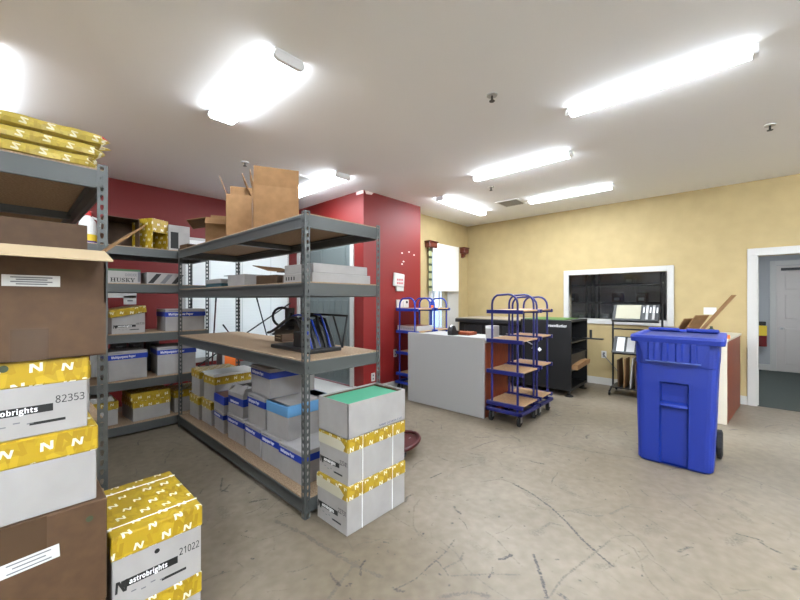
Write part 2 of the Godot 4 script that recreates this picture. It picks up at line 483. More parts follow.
# paper carton: style n = yellow printed lid, blue = white lid with a blue band, sky = light blue lid
func carton(label: String, a: Vector3, b: Vector3, style: String, facing := "nx", code := "", group := "", turn := 0.0, lid := true) -> Node3D:
	var lo := Vector3(minf(a.x, b.x), minf(a.y, b.y), minf(a.z, b.z))
	var hi := Vector3(maxf(a.x, b.x), maxf(a.y, b.y), maxf(a.z, b.z))
	var c := Vector3((lo.x + hi.x) / 2, lo.y, (lo.z + hi.z) / 2)
	var s := (hi - lo)
	var t := thing("paper_carton", label, "box", c, turn, group)
	var e := 0.004
	box_part("body", Vector3(-s.x / 2 + e, 0, -s.z / 2 + e), Vector3(s.x / 2 - e, s.y - (0.002 if lid else 0.0), s.z / 2 - e), M.white_card, t, 0.003)
	var lh := minf(0.085, s.y * 0.34)
	var y0 := s.y - lh
	if lid:
		if style == "n": box_part("lid", Vector3(-s.x / 2, y0, -s.z / 2), Vector3(s.x / 2, s.y, s.z / 2), M.n, t, 0.004)
		elif style == "sky":
			box_part("lid", Vector3(-s.x / 2, y0, -s.z / 2), Vector3(s.x / 2, s.y - 0.002, s.z / 2), M.sky_print, t, 0.004)
			box_part("lid_top", Vector3(-s.x / 2 + 0.03, s.y - 0.003, -s.z / 2 + 0.02), Vector3(s.x / 2 - 0.12, s.y, s.z / 2 - 0.02), M.white_card, t)
		else:
			box_part("lid", Vector3(-s.x / 2, y0, -s.z / 2), Vector3(s.x / 2, s.y, s.z / 2), M.white_card, t, 0.004)
			box_part("lid_band", Vector3(-s.x / 2 - 0.0008, y0 + 0.0, -s.z / 2 - 0.0008), Vector3(s.x / 2 + 0.0008, y0 + lh * 0.62, s.z / 2 + 0.0008), M.blue_print, t)
	var fz := facing == "pz"
	var w := s.x if fz else s.z
	var out := (s.z if fz else s.x) / 2
	var place := func(u: float, v: float, proud: float) -> Vector3:
		return Vector3(u, v, out + proud) if fz else Vector3(-out - proud, v, u)   # u runs to the reader's right
	if style == "n" and code != "":
		var bar := mb()
		bx(bar, place.call(-w * 0.40, s.y * 0.30, -0.006), place.call(w * 0.20, s.y * 0.40, -0.0032))
		obj("print_bar", bar, M.black_print, t)
		words(t, "N", s.y * 0.15, place.call(-w * 0.40, s.y * 0.33, -0.003), facing, M.black_print, 0.0, -4)
		words(t, "astrobrights", s.y * 0.07, place.call(-w * 0.12, s.y * 0.352, -0.0028), facing, M.white_print, w * 0.4)
		words(t, code, s.y * 0.10, place.call(w * 0.34, s.y * 0.44, -0.0036), facing, M.black_print, w * 0.24, 0.0, false)
		for k in 4:
			var ln := mb()
			bx(ln, place.call(-w * 0.30 + k * w * 0.1, s.y * (0.20 - 0.03 * (k % 2)), -0.006), place.call(-w * 0.25 + k * w * 0.1, s.y * (0.215 - 0.03 * (k % 2)), -0.0036))
			obj("print_line", ln, M.grey_print, t)
		var b2 := mb()
		bx(b2, place.call(0.02 * w, s.y * 0.15, -0.006), place.call(w * 0.30, s.y * 0.185, -0.0036))
		obj("print_bar", b2, M.black_print, t)
	if style == "blue" and lid:
		words(t, "Multipurpose Paper", lh * 0.30, place.call(-w * 0.12, y0 + lh * 0.32, 0.0009), facing, M.white_print, w * 0.6)
		var ln := mb()
		bx(ln, place.call(-w * 0.42, y0 + lh * 0.76, -0.004), place.call(-w * 0.14, y0 + lh * 0.84, 0.0004))
		obj("print_line", ln, M.grey_print, t)
	return t
# brown carton without a top: four thin walls, bottom, and flaps [side, angle from upright, length]
func open_carton(called: String, label: String, at: Vector3, s: Vector3, turn: float, flaps: Array, m: Material, group := "") -> Node3D:
	var t := thing(called, label, "box", at, turn, group)
	var st := mb()
	var k := 0.005
	bx(st, Vector3(-s.x / 2, 0, -s.z / 2), Vector3(s.x / 2, k, s.z / 2))
	for q in [-1.0, 1.0]:
		bx(st, Vector3(q * s.x / 2, 0, -s.z / 2), Vector3(q * (s.x / 2 - k), s.y, s.z / 2))
		bx(st, Vector3(-s.x / 2, 0, q * s.z / 2), Vector3(s.x / 2, s.y, q * (s.z / 2 - k)))
	obj("body", st, m, t)
	for f in flaps:
		var side: String = f[0]
		var ang: float = deg_to_rad(f[1])
		var ln: float = f[2]
		var fs := mb()
		var n := {"px": Vector3.RIGHT, "nx": Vector3.LEFT, "pz": Vector3.BACK, "nz": Vector3.FORWARD}[side] as Vector3
		var along := Vector3.BACK if absf(n.x) > 0.5 else Vector3.RIGHT
		var half := (s.z if absf(n.x) > 0.5 else s.x) / 2 - 0.003
		var base := n * ((s.x if absf(n.x) > 0.5 else s.z) / 2 - k / 2) + Vector3.UP * s.y
		var dir := Vector3.UP * cos(ang) + n * sin(ang)
		var thn := (n * cos(ang) - Vector3.UP * sin(ang)) * k / 2
		var p := [base - along * half, base + along * half, base + along * half + dir * ln, base - along * half + dir * ln]
		var A := []; var B := []
		for q in p: A.append(q + thn); B.append(q - thn)
		var cr: Vector3 = (A[1] - A[0]).cross(A[2] - A[0])
		if cr.dot(thn) < 0:
			A.reverse(); B.reverse()
		face(fs, A)
		for i in 4:
			var j := (i + 1) % 4
			face(fs, [A[j], A[i], B[i], B[j]])
		B.reverse()
		face(fs, B)
		obj("flap", fs, f[3] if f.size() > 3 else m, t)
	return t
# ceiling light: long box with a wrap lens, running along z (turn 0); `at` is the centre on the ceiling
func ceiling_light(label: String, at: Vector3, length: float, width: float, depth: float, turn: float, power: float, glow := 1.0) -> void:
	var t := thing("ceiling_light", label, "light", at, turn, "fluorescent ceiling lights")
	var hl := length / 2
	var st := mb()
	bx(st, Vector3(-width * 0.46, -0.016, -hl), Vector3(width * 0.46, 0, hl), 0.003)
	obj("housing", st, M.fixture, t)
	for s in [-1.0, 1.0]:
		var cap := mb()
		extrude(cap, [Vector2(-width * 0.48, -0.016), Vector2(width * 0.48, -0.016), Vector2(width * 0.5, -depth * 0.62), Vector2(width * 0.48, -depth * 0.84), Vector2(width * 0.38, -depth), Vector2(-width * 0.38, -depth), Vector2(-width * 0.48, -depth * 0.84), Vector2(-width * 0.5, -depth * 0.62)], Vector3(0, 0, s * 0.03), Vector3(0, 0, s * (hl - 0.03)))
		obj("end_cap", cap, M.fixture, t)
	var ln := mb()
	extrude(ln, [Vector2(-width * 0.47, -0.018), Vector2(width * 0.47, -0.018), Vector2(width * 0.49, -depth * 0.62), Vector2(width * 0.47, -depth * 0.82), Vector2(width * 0.37, -depth * 0.98), Vector2(-width * 0.37, -depth * 0.98), Vector2(-width * 0.47, -depth * 0.82), Vector2(-width * 0.49, -depth * 0.62)], Vector3(0, 0, length - 0.064), Vector3(0, 0, -hl + 0.032))
	var lm: StandardMaterial3D = M.lens.duplicate()      # tubes of different age and wattage
	lm.emission_energy_multiplier = M.lens.emission_energy_multiplier * glow
	obj("lens", ln, lm, t)
	var L := AreaLight3D.new()
	L.name = "lamp_light"
	L.area_size = Vector2(width * 0.72, length - 0.08)
	L.area_normalize_energy = true
	L.light_energy = power
	L.light_color = Color(0.92, 0.96, 1.0)
	L.area_range = 16.0
	L.shadow_enabled = true
	t.add_child(L)
	L.position = Vector3(0, -depth - 0.004, 0)
	L.rotation = Vector3(-PI / 2, 0, 0)
func wheel(st: SurfaceTool, c: Vector3, r: float, w: float, ax: Vector3) -> void:
	var t := Transform3D(Basis(Quaternion(Vector3.UP, ax)), c)
	lathe(st, [Vector2(0, -w / 2), Vector2(r * 0.8, -w / 2), Vector2(r, -w / 3), Vector2(r, w / 3), Vector2(r * 0.8, w / 2), Vector2(0, w / 2)], 16, t)
# blue tiered cart: hoops at both ends, wood boards on blue rails
func tier_cart(label: String, x0: float, x1: float, z0: float, z1: float, top: float, steel: Material, tiers: Array, group: String) -> Node3D:   # z0 > z1
	var c := Vector3((x0 + x1) / 2, 0, (z0 + z1) / 2)
	var t := thing("tier_cart", label, "cart", c, 0, group)
	var hx := (x1 - x0) / 2
	var hz := (z0 - z1) / 2
	var pz := hz - 0.065
	for s in [-1.0, 1.0]:
		var st := mb()
		var path := [Vector3(s * (hx - 0.02), 0.16, -pz)]
		path.append(Vector3(s * (hx - 0.02), top - 0.11, -pz))
		for k in range(1, 8):
			var a := PI * k / 8.0
			var rr := 0.11
			var zz := -pz + rr - rr * cos(a) if a < PI / 2 else pz - rr - rr * cos(a)
			path.append(Vector3(s * (hx - 0.02), top - rr + rr * sin(a), zz))
		path.append(Vector3(s * (hx - 0.02), top - 0.11, pz))
		path.append(Vector3(s * (hx - 0.02), 0.16, pz))
		tube(st, path, 0.0125, 10)
		obj("hoop", st, steel, t)
		for y in tiers:
			var r := mb()
			bx(r, Vector3(s * (hx - 0.036), y - 0.022, -hz), Vector3(s * hx, y + 0.022, hz), 0.003)
			obj("rail", r, steel, t)
	for y in tiers:
		box_part("board", Vector3(-hx + 0.02, y + 0.004, -hz + 0.012), Vector3(hx - 0.02, y + 0.02, hz - 0.012), M.ply, t, 0.002)
	var b := mb()
	for s in [-1.0, 1.0]:
		bx(b, Vector3(-hx - 0.02, 0.125, s * hz), Vector3(hx + 0.02, 0.165, s * (hz - 0.035)), 0.004)
		bx(b, Vector3(s * (hx + 0.02), 0.126, -hz), Vector3(s * (hx - 0.015), 0.164, hz), 0.004)
	obj("base_frame", b, steel, t)
	for sx in [-1.0, 1.0]:
		for sz in [-1.0, 1.0]:
			var cw := Vector3(sx * (hx - 0.035), 0.058, sz * (hz - 0.05))
			var w := mb()
			wheel(w, cw, 0.058, 0.032, Vector3(0, 0, 1))
			var o := obj("caster_wheel", w, M.rubber, t)
			var f := mb()
			for q in [-1.0, 1.0]:
				bx(f, cw + Vector3(-0.018, -0.01, q * 0.021), cw + Vector3(0.022, 0.068, q * 0.024))
			bx(f, cw + Vector3(-0.022, 0.060, -0.024), cw + Vector3(0.026, 0.068, 0.024))
			obj("caster_fork", f, M.steel, o)
	return t

# ---------------------------------------------------------------- scene
func _ready() -> void:
	rng.seed = 4
	var cam := Camera3D.new()
	cam.name = "camera"
	cam.fov = rad_to_deg(2.0 * atan(300.0 / F))
	cam.near = 0.05
	cam.position = Vector3(0, CAMH, 0)
	cam.rotation_degrees = Vector3(0, -YAW, 0)
	add_child(cam)
	cam.current = true
	var we := WorldEnvironment.new()
	we.name = "environment"
	var env := Environment.new()
	env.background_mode = Environment.BG_SKY
	var sky := Sky.new()
	var sm := ProceduralSkyMaterial.new()
	sm.sky_top_color = Color(0.66, 0.76, 0.88); sm.sky_horizon_color = Color(0.90, 0.93, 0.96)
	sm.ground_bottom_color = Color(0.5, 0.5, 0.5); sm.ground_horizon_color = Color(0.78, 0.80, 0.82)
	sm.sun_angle_max = 0.0
	sky.sky_material = sm
	env.sky = sky
	env.background_energy_multiplier = 4.0
	env.ambient_light_source = Environment.AMBIENT_SOURCE_DISABLED
	env.tonemap_mode = Environment.TONE_MAPPER_LINEAR
	env.tonemap_exposure = 2.2
	env.sdfgi_enabled = true; env.ssao_enabled = true; env.ssil_enabled = true
	we.environment = env
	add_child(we)
	make_materials()
	build_room()
	build_lights()
	build_racks()
	build_left_stack()
	build_wall_unit_goods()
	build_long_rack_goods()
	build_right_side()
	build_small()

func build_lights() -> void:
	var e := 0.9
	var H := HC
	ceiling_light("wide wraparound ceiling light above the aisle between the two dark shelving rows", Vector3(1.245, H, -2.69), 1.14, 0.21, 0.07, 0, e, 0.26)
	ceiling_light("long narrow strip light above the open floor before the blue bin", Vector3(3.20, H, -0.46), 1.15, 0.085, 0.06, 0, e * 0.3, 0.34)
	ceiling_light("narrow strip light above the grey counter and blue carts", Vector3(4.10, H, -1.88), 1.21, 0.085, 0.06, 0, e * 3.5, 0.45)
	ceiling_light("narrow strip light beside the ceiling vent near the yellow wall window", Vector3(5.67, H, -1.82), 1.21, 0.085, 0.06, 0, e * 2.0, 0.3)
	ceiling_light("strip light set crosswise before the shaded window", Vector3(5.18, H, -3.34), 1.34, 0.13, 0.07, 90, e * 1.0, 0.34)
	ceiling_light("wraparound ceiling light above the grey door behind the shelving", Vector3(2.87, H, -4.22), 1.2, 0.23, 0.07, 0, e * 1.3, 0.34)
	ceiling_light("strip light over the left shelving row under yellow wrapped paper", Vector3(-0.16, H, -3.96), 1.2, 0.20, 0.07, 0, e, 0.26)
	# the same fittings go on over the part of the room behind the photographer
	ceiling_light("strip light over the empty rear of the room", Vector3(1.2, H, 1.9), 1.2, 0.21, 0.085, 0, e * 0.3, 2.4)
	ceiling_light("strip light over the rear corner by the doorway wall", Vector3(4.2, H, 2.3), 1.2, 0.21, 0.085, 0, e * 0.3, 1.7)
	ceiling_light("strip light over the rear left corner", Vector3(-1.4, H, 0.5), 1.2, 0.21, 0.085, 0, e * 0.3, 2.2)
	ceiling_light("strip light on the corridor ceiling beyond the doorway", Vector3(8.6, 2.6, 0.8), 1.2, 0.2, 0.07, 90, 0.4, 0.45)

func wall_with_hole(st: SurfaceTool, axis: String, plane0: float, plane1: float, a0: float, a1: float, h: float, holes: Array) -> void:   # holes: [a_lo, a_hi, y_lo, y_hi], sorted
	var put := func(p0: float, p1: float, y0: float, y1: float) -> void:
		if p1 - p0 < 1e-4 or y1 - y0 < 1e-4: return
		if axis == "x": bx(st, Vector3(plane0, y0, p0), Vector3(plane1, y1, p1))
		else: bx(st, Vector3(p0, y0, plane0), Vector3(p1, y1, plane1))
	var cur := a0
	for q in holes:
		put.call(cur, q[0], 0.0, h)
		put.call(q[0], q[1], 0.0, q[2])
		put.call(q[0], q[1], q[3], h)
		cur = q[1]
	put.call(cur, a1, 0.0, h)

func build_room() -> void:
	# floor
	var st := mb()
	var fx0 := -3.1; var fx1 := 7.0; var fz0 := -6.2; var fz1 := 3.9
	for tri in [[Vector2(0, 0), Vector2(1, 0), Vector2(1, 1)], [Vector2(0, 0), Vector2(1, 1), Vector2(0, 1)]]:
		for q in tri:
			st.set_normal(Vector3.UP); st.set_uv(q)
			st.add_vertex(Vector3(lerpf(fx0, fx1, q.x), 0, lerpf(fz0, fz1, q.y)))
	var fo := struct("floor", st, M.floor)
	box_part("slab", Vector3(fx0, -0.15, fz0), Vector3(fx1, -0.002, fz1), M.plaster, fo)
	st = mb()
	bx(st, Vector3(-3.1, HC, -6.2), Vector3(7.0, HC + 0.15, 3.9))
	struct("ceiling", st, M.ceiling)
	# right wall: window and doorway
	var w0 := gx(563.7, 270.7, XR); var w1 := gx(674.5, 265.2, XR); var w2 := gx(673, 326, XR)
	var d0 := gx(757.5, 300, XR)
	var win := [w0.z + 0.09, w1.z - 0.09, w2.y + 0.075, w1.y - 0.085]
	var dz0 := d0.z; var dz1 := dz0 + 0.95; var dtop := 2.01
	st = mb()
	wall_with_hole(st, "x", XR, XR + 0.14, ZY, 3.75, HC, [win, [dz0, dz1, 0.0, dtop]])
	struct("wall_right", st, M.yellow_wall)
	# window casing
	st = mb()
	var cw := 0.085
	for q in [[win[0] - cw, win[0], win[2] - cw, win[3] + cw], [win[1], win[1] + cw, win[2] - cw, win[3] + cw], [win[0], win[1], win[3], win[3] + cw], [win[0], win[1], win[2] - cw, win[2]]]:
		bx(st, Vector3(XR - 0.022, q[2], q[0]), Vector3(XR + 0.14, q[3], q[1]), 0.003)
	var wo := struct("window_1", st, M.trim)
	var tint := mat(Color(0.16, 0.16, 0.17, 0.12), 0.03)
	tint.transparency = BaseMaterial3D.TRANSPARENCY_ALPHA
	box_part("pane", Vector3(XR + 0.06, win[2], win[0]), Vector3(XR + 0.066, win[3], win[1]), tint, wo)
	# doorway casing
	st = mb()
	var dc := 0.10
	bx(st, Vector3(XR - 0.02, 0, dz0 - dc), Vector3(XR + 0.14, dtop, dz0), 0.004)
	bx(st, Vector3(XR - 0.02, 0, dz1), Vector3(XR + 0.14, dtop, dz1 + dc), 0.004)
	bx(st, Vector3(XR - 0.02, dtop, dz0 - dc), Vector3(XR + 0.14, dtop + dc, dz1 + dc), 0.004)
	bx(st, Vector3(XR + 0.05, 0, dz0), Vector3(XR + 0.09, dtop, dz0 + 0.014))
	struct("trim_1", st, M.trim)
	st = mb()
	bx(st, Vector3(XR - 0.016, 0, ZY), Vector3(XR, 0.115, dz0 - dc), 0.003)
	bx(st, Vector3(XR - 0.016, 0, dz1 + dc), Vector3(XR, 0.115, 3.75), 0.003)
	struct("baseboard_right", st, M.trim)
	# room behind the interior window
	st = mb()
	bx(st, Vector3(9.2, 0, -4.3), Vector3(9.3, 2.7, -0.2)); bx(st, Vector3(XR + 0.14, 0, -4.4), Vector3(9.3, 2.7, -4.3))
	bx(st, Vector3(XR + 0.14, 0, -0.3), Vector3(9.3, 2.7, -0.2)); bx(st, Vector3(XR + 0.14, 2.6, -4.4), Vector3(9.3, 2.75, -0.2)); bx(st, Vector3(XR + 0.14, -0.1, -4.4), Vector3(9.3, 0, -0.2))
	struct("wall_storeroom", st, M.storeroom_wall)
	# corridor behind the doorway
	st = mb()
	bx(st, Vector3(10.4, 0, -0.2), Vector3(10.55, 2.7, 2.6)); bx(st, Vector3(XR + 0.14, 0, 2.5), Vector3(10.5, 2.7, 2.65)); bx(st, Vector3(9.3, 0, -0.3), Vector3(10.5, 2.7, -0.2))
	bx(st, Vector3(XR + 0.145, 0, -0.195), Vector3(9.35, 2.7, -0.18))
	struct("wall_corridor", st, M.hall_wall)
	st = mb()
	bx(st, Vector3(XR + 0.14, 2.6, -0.2), Vector3(10.5, 2.75, 2.6))
	struct("ceiling_corridor", st, M.ceiling)
	st = mb()
	bx(st, Vector3(XR + 0.01, -0.05, -0.2), Vector3(10.5, 0.004, 2.6))
	struct("floor_corridor", st, M.carpet)
	st = mb()
	bx(st, Vector3(10.384, 0, -0.2), Vector3(10.4, 0.12, 0.53), 0.003)
	struct("baseboard_corridor", st, M.trim)
	# corridor door with raised panels
	st = mb()
	bx(st, Vector3(10.37, 0.01, 0.62), Vector3(10.4, 2.1, 1.52), 0.003)
	for q in [[1.05, 1.52, 0], [0.16, 0.86, 0], [1.62, 1.95, 0]]:
		for s in [0.74, 1.13]:
			bx(st, Vector3(10.358, q[0], s), Vector3(10.372, q[1], s + 0.28), 0.010)
	var dr := struct("door_2", st, M.hall_door)
	st = mb()
	lathe(st, [Vector2(0.0, 0.0), Vector2(0.028, 0.0), Vector2(0.028, 0.006), Vector2(0.012, 0.012), Vector2(0.012, 0.03), Vector2(0.026, 0.045), Vector2(0.024, 0.06), Vector2(0, 0.066)], 14, Transform3D(Basis(Vector3.BACK, PI / 2), Vector3(10.37, 0.86, 0.69)))
	obj("knob", st, M.steel, dr)
	box_part("closer", Vector3(10.33, 2.0, 0.68), Vector3(10.37, 2.05, 1.0), M.black_satin, dr)
	st = mb()
	bx(st, Vector3(10.38, 0, 0.53), Vector3(10.4, 2.2, 0.62), 0.004); bx(st, Vector3(10.38, 2.11, 0.62), Vector3(10.4, 2.2, 1.6), 0.004)
	struct("trim_2", st, M.trim)
	# yellow wall with the window under a fabric shade
	var k0 := gz(431, 300, ZY); var k1 := gz(457, 300, ZY)
	var bw := [k0.x + 0.02, gz(447.5, 300, ZY).x, 0.85, 2.40]
	st = mb()
	wall_with_hole(st, "z", ZY, ZY - 0.15, XP + 0.1, XR + 0.14, HC, [bw])
	struct("wall_back", st, M.yellow_wall)
	st = mb()
	for q in [[bw[0] - 0.10, bw[0], bw[2] - 0.08, bw[3] + 0.1], [bw[1], k1.x + 0.03, bw[2] - 0.08, bw[3] + 0.1], [bw[0], bw[1], bw[3], bw[3] + 0.1], [bw[0], bw[1], bw[2] - 0.08, bw[2]]]:
		bx(st, Vector3(q[0], q[2], ZY + 0.02), Vector3(q[1], q[3], ZY - 0.15), 0.004)
	for y in [1.62, 1.25]: bx(st, Vector3(bw[0], y - 0.02, ZY - 0.09), Vector3(bw[1], y + 0.02, ZY - 0.06))
	for f in [0.33, 0.66]:
		var xx := lerpf(bw[0], bw[1], f)
		bx(st, Vector3(xx - 0.012, bw[2], ZY - 0.085), Vector3(xx + 0.012, bw[3], ZY - 0.065))
	var w3 := struct("window_2", st, M.trim)
	box_part("pane", Vector3(bw[0], bw[2], ZY - 0.078), Vector3(bw[1], bw[3], ZY - 0.073), M.glass, w3)
	st = mb()
	bx(st, Vector3(4.81, 0, ZY), Vector3(XR, 0.115, ZY + 0.016), 0.003)
	struct("baseboard_back", st, M.trim)
	# red bump-out with the grey door in its left side
	var gd0 := -5.62; var gd1 := gx(350.5, 300, XP).z; var gtop := 2.36
	st = mb()
	wall_with_hole(st, "x", XP, XP + 0.14, ZRED - 0.15, ZP, HC, [[gd0, gd1, 0.12, gtop]])
	bx(st, Vector3(XP + 0.14, 0, ZP - 0.14), Vector3(4.80, HC, ZP)); bx(st, Vector3(4.66, 0, ZY), Vector3(4.80, HC, ZP - 0.14))
	struct("wall_bump", st, M.red)
	st = mb()
	bx(st, Vector3(XP + 0.02, 0.13, gd0), Vector3(XP + 0.06, gtop, gd1), 0.002)
	var gdr := struct("door_1", st, M.grey_door)
	for row in [[1.50, 1.66], [1.72, 1.86], [1.92, 2.24]]:
		for k in 2:
			var a := lerpf(gd1, gd0, 0.10 + 0.46 * k); var b := lerpf(gd1, gd0, 0.46 + 0.46 * k)
			box_part("panel", Vector3(XP + 0.008, row[0], a), Vector3(XP + 0.022, row[1], b), M.grey_door, gdr, 0.008)
	for k in 8:
		var a := lerpf(gd1, gd0, 0.06 + 0.115 * k)
		box_part("panel", Vector3(XP + 0.010, 0.2, a), Vector3(XP + 0.022, 1.42, a - 0.13), M.grey_door, gdr, 0.006)
	st = mb()
	bx(st, Vector3(XP - 0.02, 0.12, gd1), Vector3(XP + 0.1, gtop, gd1 + 0.085), 0.004); bx(st, Vector3(XP - 0.02, 0.12, gd0 - 0.085), Vector3(XP + 0.1, gtop, gd0), 0.004)
	bx(st, Vector3(XP - 0.02, gtop, gd0 - 0.085), Vector3(XP + 0.1, gtop + 0.085, gd1 + 0.085), 0.004)
	struct("trim_3", st, M.trim)
	st = mb()
	bx(st, Vector3(2.85, 0, -5.9), Vector3(XP, 0.115, gd1 + 0.1), 0.006)
	struct("floor_landing", st, M.trim)
	st = mb()
	bx(st, Vector3(XP - 0.016, 0, gd1 + 0.1), Vector3(XP, 0.14, ZP), 0.003); bx(st, Vector3(XP - 0.016, 0, ZP), Vector3(4.816, 0.14, ZP + 0.016), 0.003)
	struct("baseboard_bump", st, M.trim)
	# red wall with the blinds
	var r0 := gz(186, 300, ZRED).x; var r1 := 3.42
	var rw := [r0, r1, 0.55, 2.28]
	st = mb()
	wall_with_hole(st, "z", ZRED, ZRED - 0.15, -3.1, XP + 0.14, HC, [rw])
	struct("wall_left", st, M.red)
	st = mb()
	for q in [[rw[0] - 0.08, rw[0], rw[2] - 0.08, rw[3] + 0.08], [rw[1], rw[1] + 0.07, rw[2] - 0.08, rw[3] + 0.08], [rw[0], rw[1], rw[3], rw[3] + 0.08], [rw[0], rw[1], rw[2] - 0.08, rw[2]], [lerpf(rw[0], rw[1], 0.5) - 0.02, lerpf(rw[0], rw[1], 0.5) + 0.02, rw[2], rw[3]]]:
		bx(st, Vector3(q[0], q[2], ZRED + 0.02), Vector3(q[1], q[3], ZRED - 0.15), 0.003)
	var w4 := struct("window_3", st, M.trim)
	box_part("pane", Vector3(rw[0], rw[2], ZRED - 0.11), Vector3(rw[1], rw[3], ZRED - 0.105), M.glass, w4)
	var bl := thing("venetian_blind", "closed white horizontal blind behind the shelving on the red wall", "blind", Vector3((rw[0] + rw[1]) / 2, rw[2], ZRED + 0.05))
	var sl := mb()
	var hw: float = (rw[1] - rw[0]) / 2 + 0.02
	bx(sl, Vector3(-hw, -0.024, -0.0015), Vector3(hw, 0.024, 0.0015), 0.0, Transform3D(Basis(Vector3.RIGHT, 0.35), Vector3.ZERO))
	var slm := sl.commit()
	slm.surface_set_material(0, M.blind)
	var ns := 41
	for k in ns: inst("slat", slm, bl, Vector3(0, 0.02 + k * (rw[3] - rw[2] - 0.06) / (ns - 1), 0))
	box_part("head_rail", Vector3(-hw, rw[3] - rw[2] - 0.03, -0.025), Vector3(hw, rw[3] - rw[2] + 0.03, 0.03), M.blind, bl, 0.003)
	for f in [-0.6, 0.0, 0.6]:
		box_part("ladder_tape", Vector3(f * hw - 0.004, 0, 0.021), Vector3(f * hw + 0.004, rw[3] - rw[2], 0.022), M.paper, bl)
	# hidden sides close the room
	st = mb()
	bx(st, Vector3(-3.25, 0, -6.15), Vector3(-3.1, HC, 3.9))
	struct("wall_side", st, M.white_wall)
	st = mb()
	bx(st, Vector3(-3.25, 0, 3.75), Vector3(7.0, HC, 3.9))
	struct("wall_rear", st, M.white_wall)
	# outdoors
	st = mb()
	bx(st, Vector3(-15, -0.35, -40), Vector3(25, -0.2, -6.3))
	struct("ground", st, M.asphalt)
	var hb := thing("neighbour_house", "pale blue building seen through the shaded window", "building", Vector3(18.5, -0.2, -13))
	box_part("wall", Vector3(-4, 0, -3), Vector3(4, 5, 0), M.siding, hb)
	for k in 4: box_part("window", Vector3(-3.4 + k * 1.8, 1.2, 0.0), Vector3(-2.4 + k * 1.8, 2.6, 0.05), M.trim, hb)

func build_racks() -> void:
	rack("long grey slotted-steel shelving holding blue-banded cartons and empty brown boxes", 1.297, 1.972, -2.03, -4.58, 2.0, [1.98, 1.535, 1.02, 0.125])
	rack("grey shelving unit standing along the red wall beside the blinds", -0.2, 1.65, -4.66, -5.28, 2.0, [1.98, 1.59, 1.06, 0.57, 0.11])
	rack("grey shelving unit with yellow wrapped paper on its top deck", -0.31, 0.325, -2.2, -4.55, 2.06, [2.035, 1.45, 0.84, 0.125])

func sticker(t: Node3D, u0: float, u1: float, v0: float, v1: float, z: float, lines: int, roll := 0.0) -> void:
	var st := mb()
	var tr := Transform3D(Basis(Vector3.BACK, deg_to_rad(roll)), Vector3((u0 + u1) / 2, (v0 + v1) / 2, z))
	bx(st, Vector3(-(u1 - u0) / 2, -(v1 - v0) / 2, 0), Vector3((u1 - u0) / 2, (v1 - v0) / 2, 0.001), 0.0, tr)
	var o := obj("sticker", st, M.paper, t)
	for k in lines:
		var l := mb()
		var y := (v1 - v0) * (0.3 - 0.6 * k / maxf(lines - 1, 1))
		var hw := (u1 - u0) * (0.36 - 0.09 * (k % 2))
		bx(l, Vector3(-hw, y - 0.002, 0.001), Vector3(hw, y + 0.002, 0.0014), 0.0, tr)
		obj("print_line", l, M.grey_print, o)

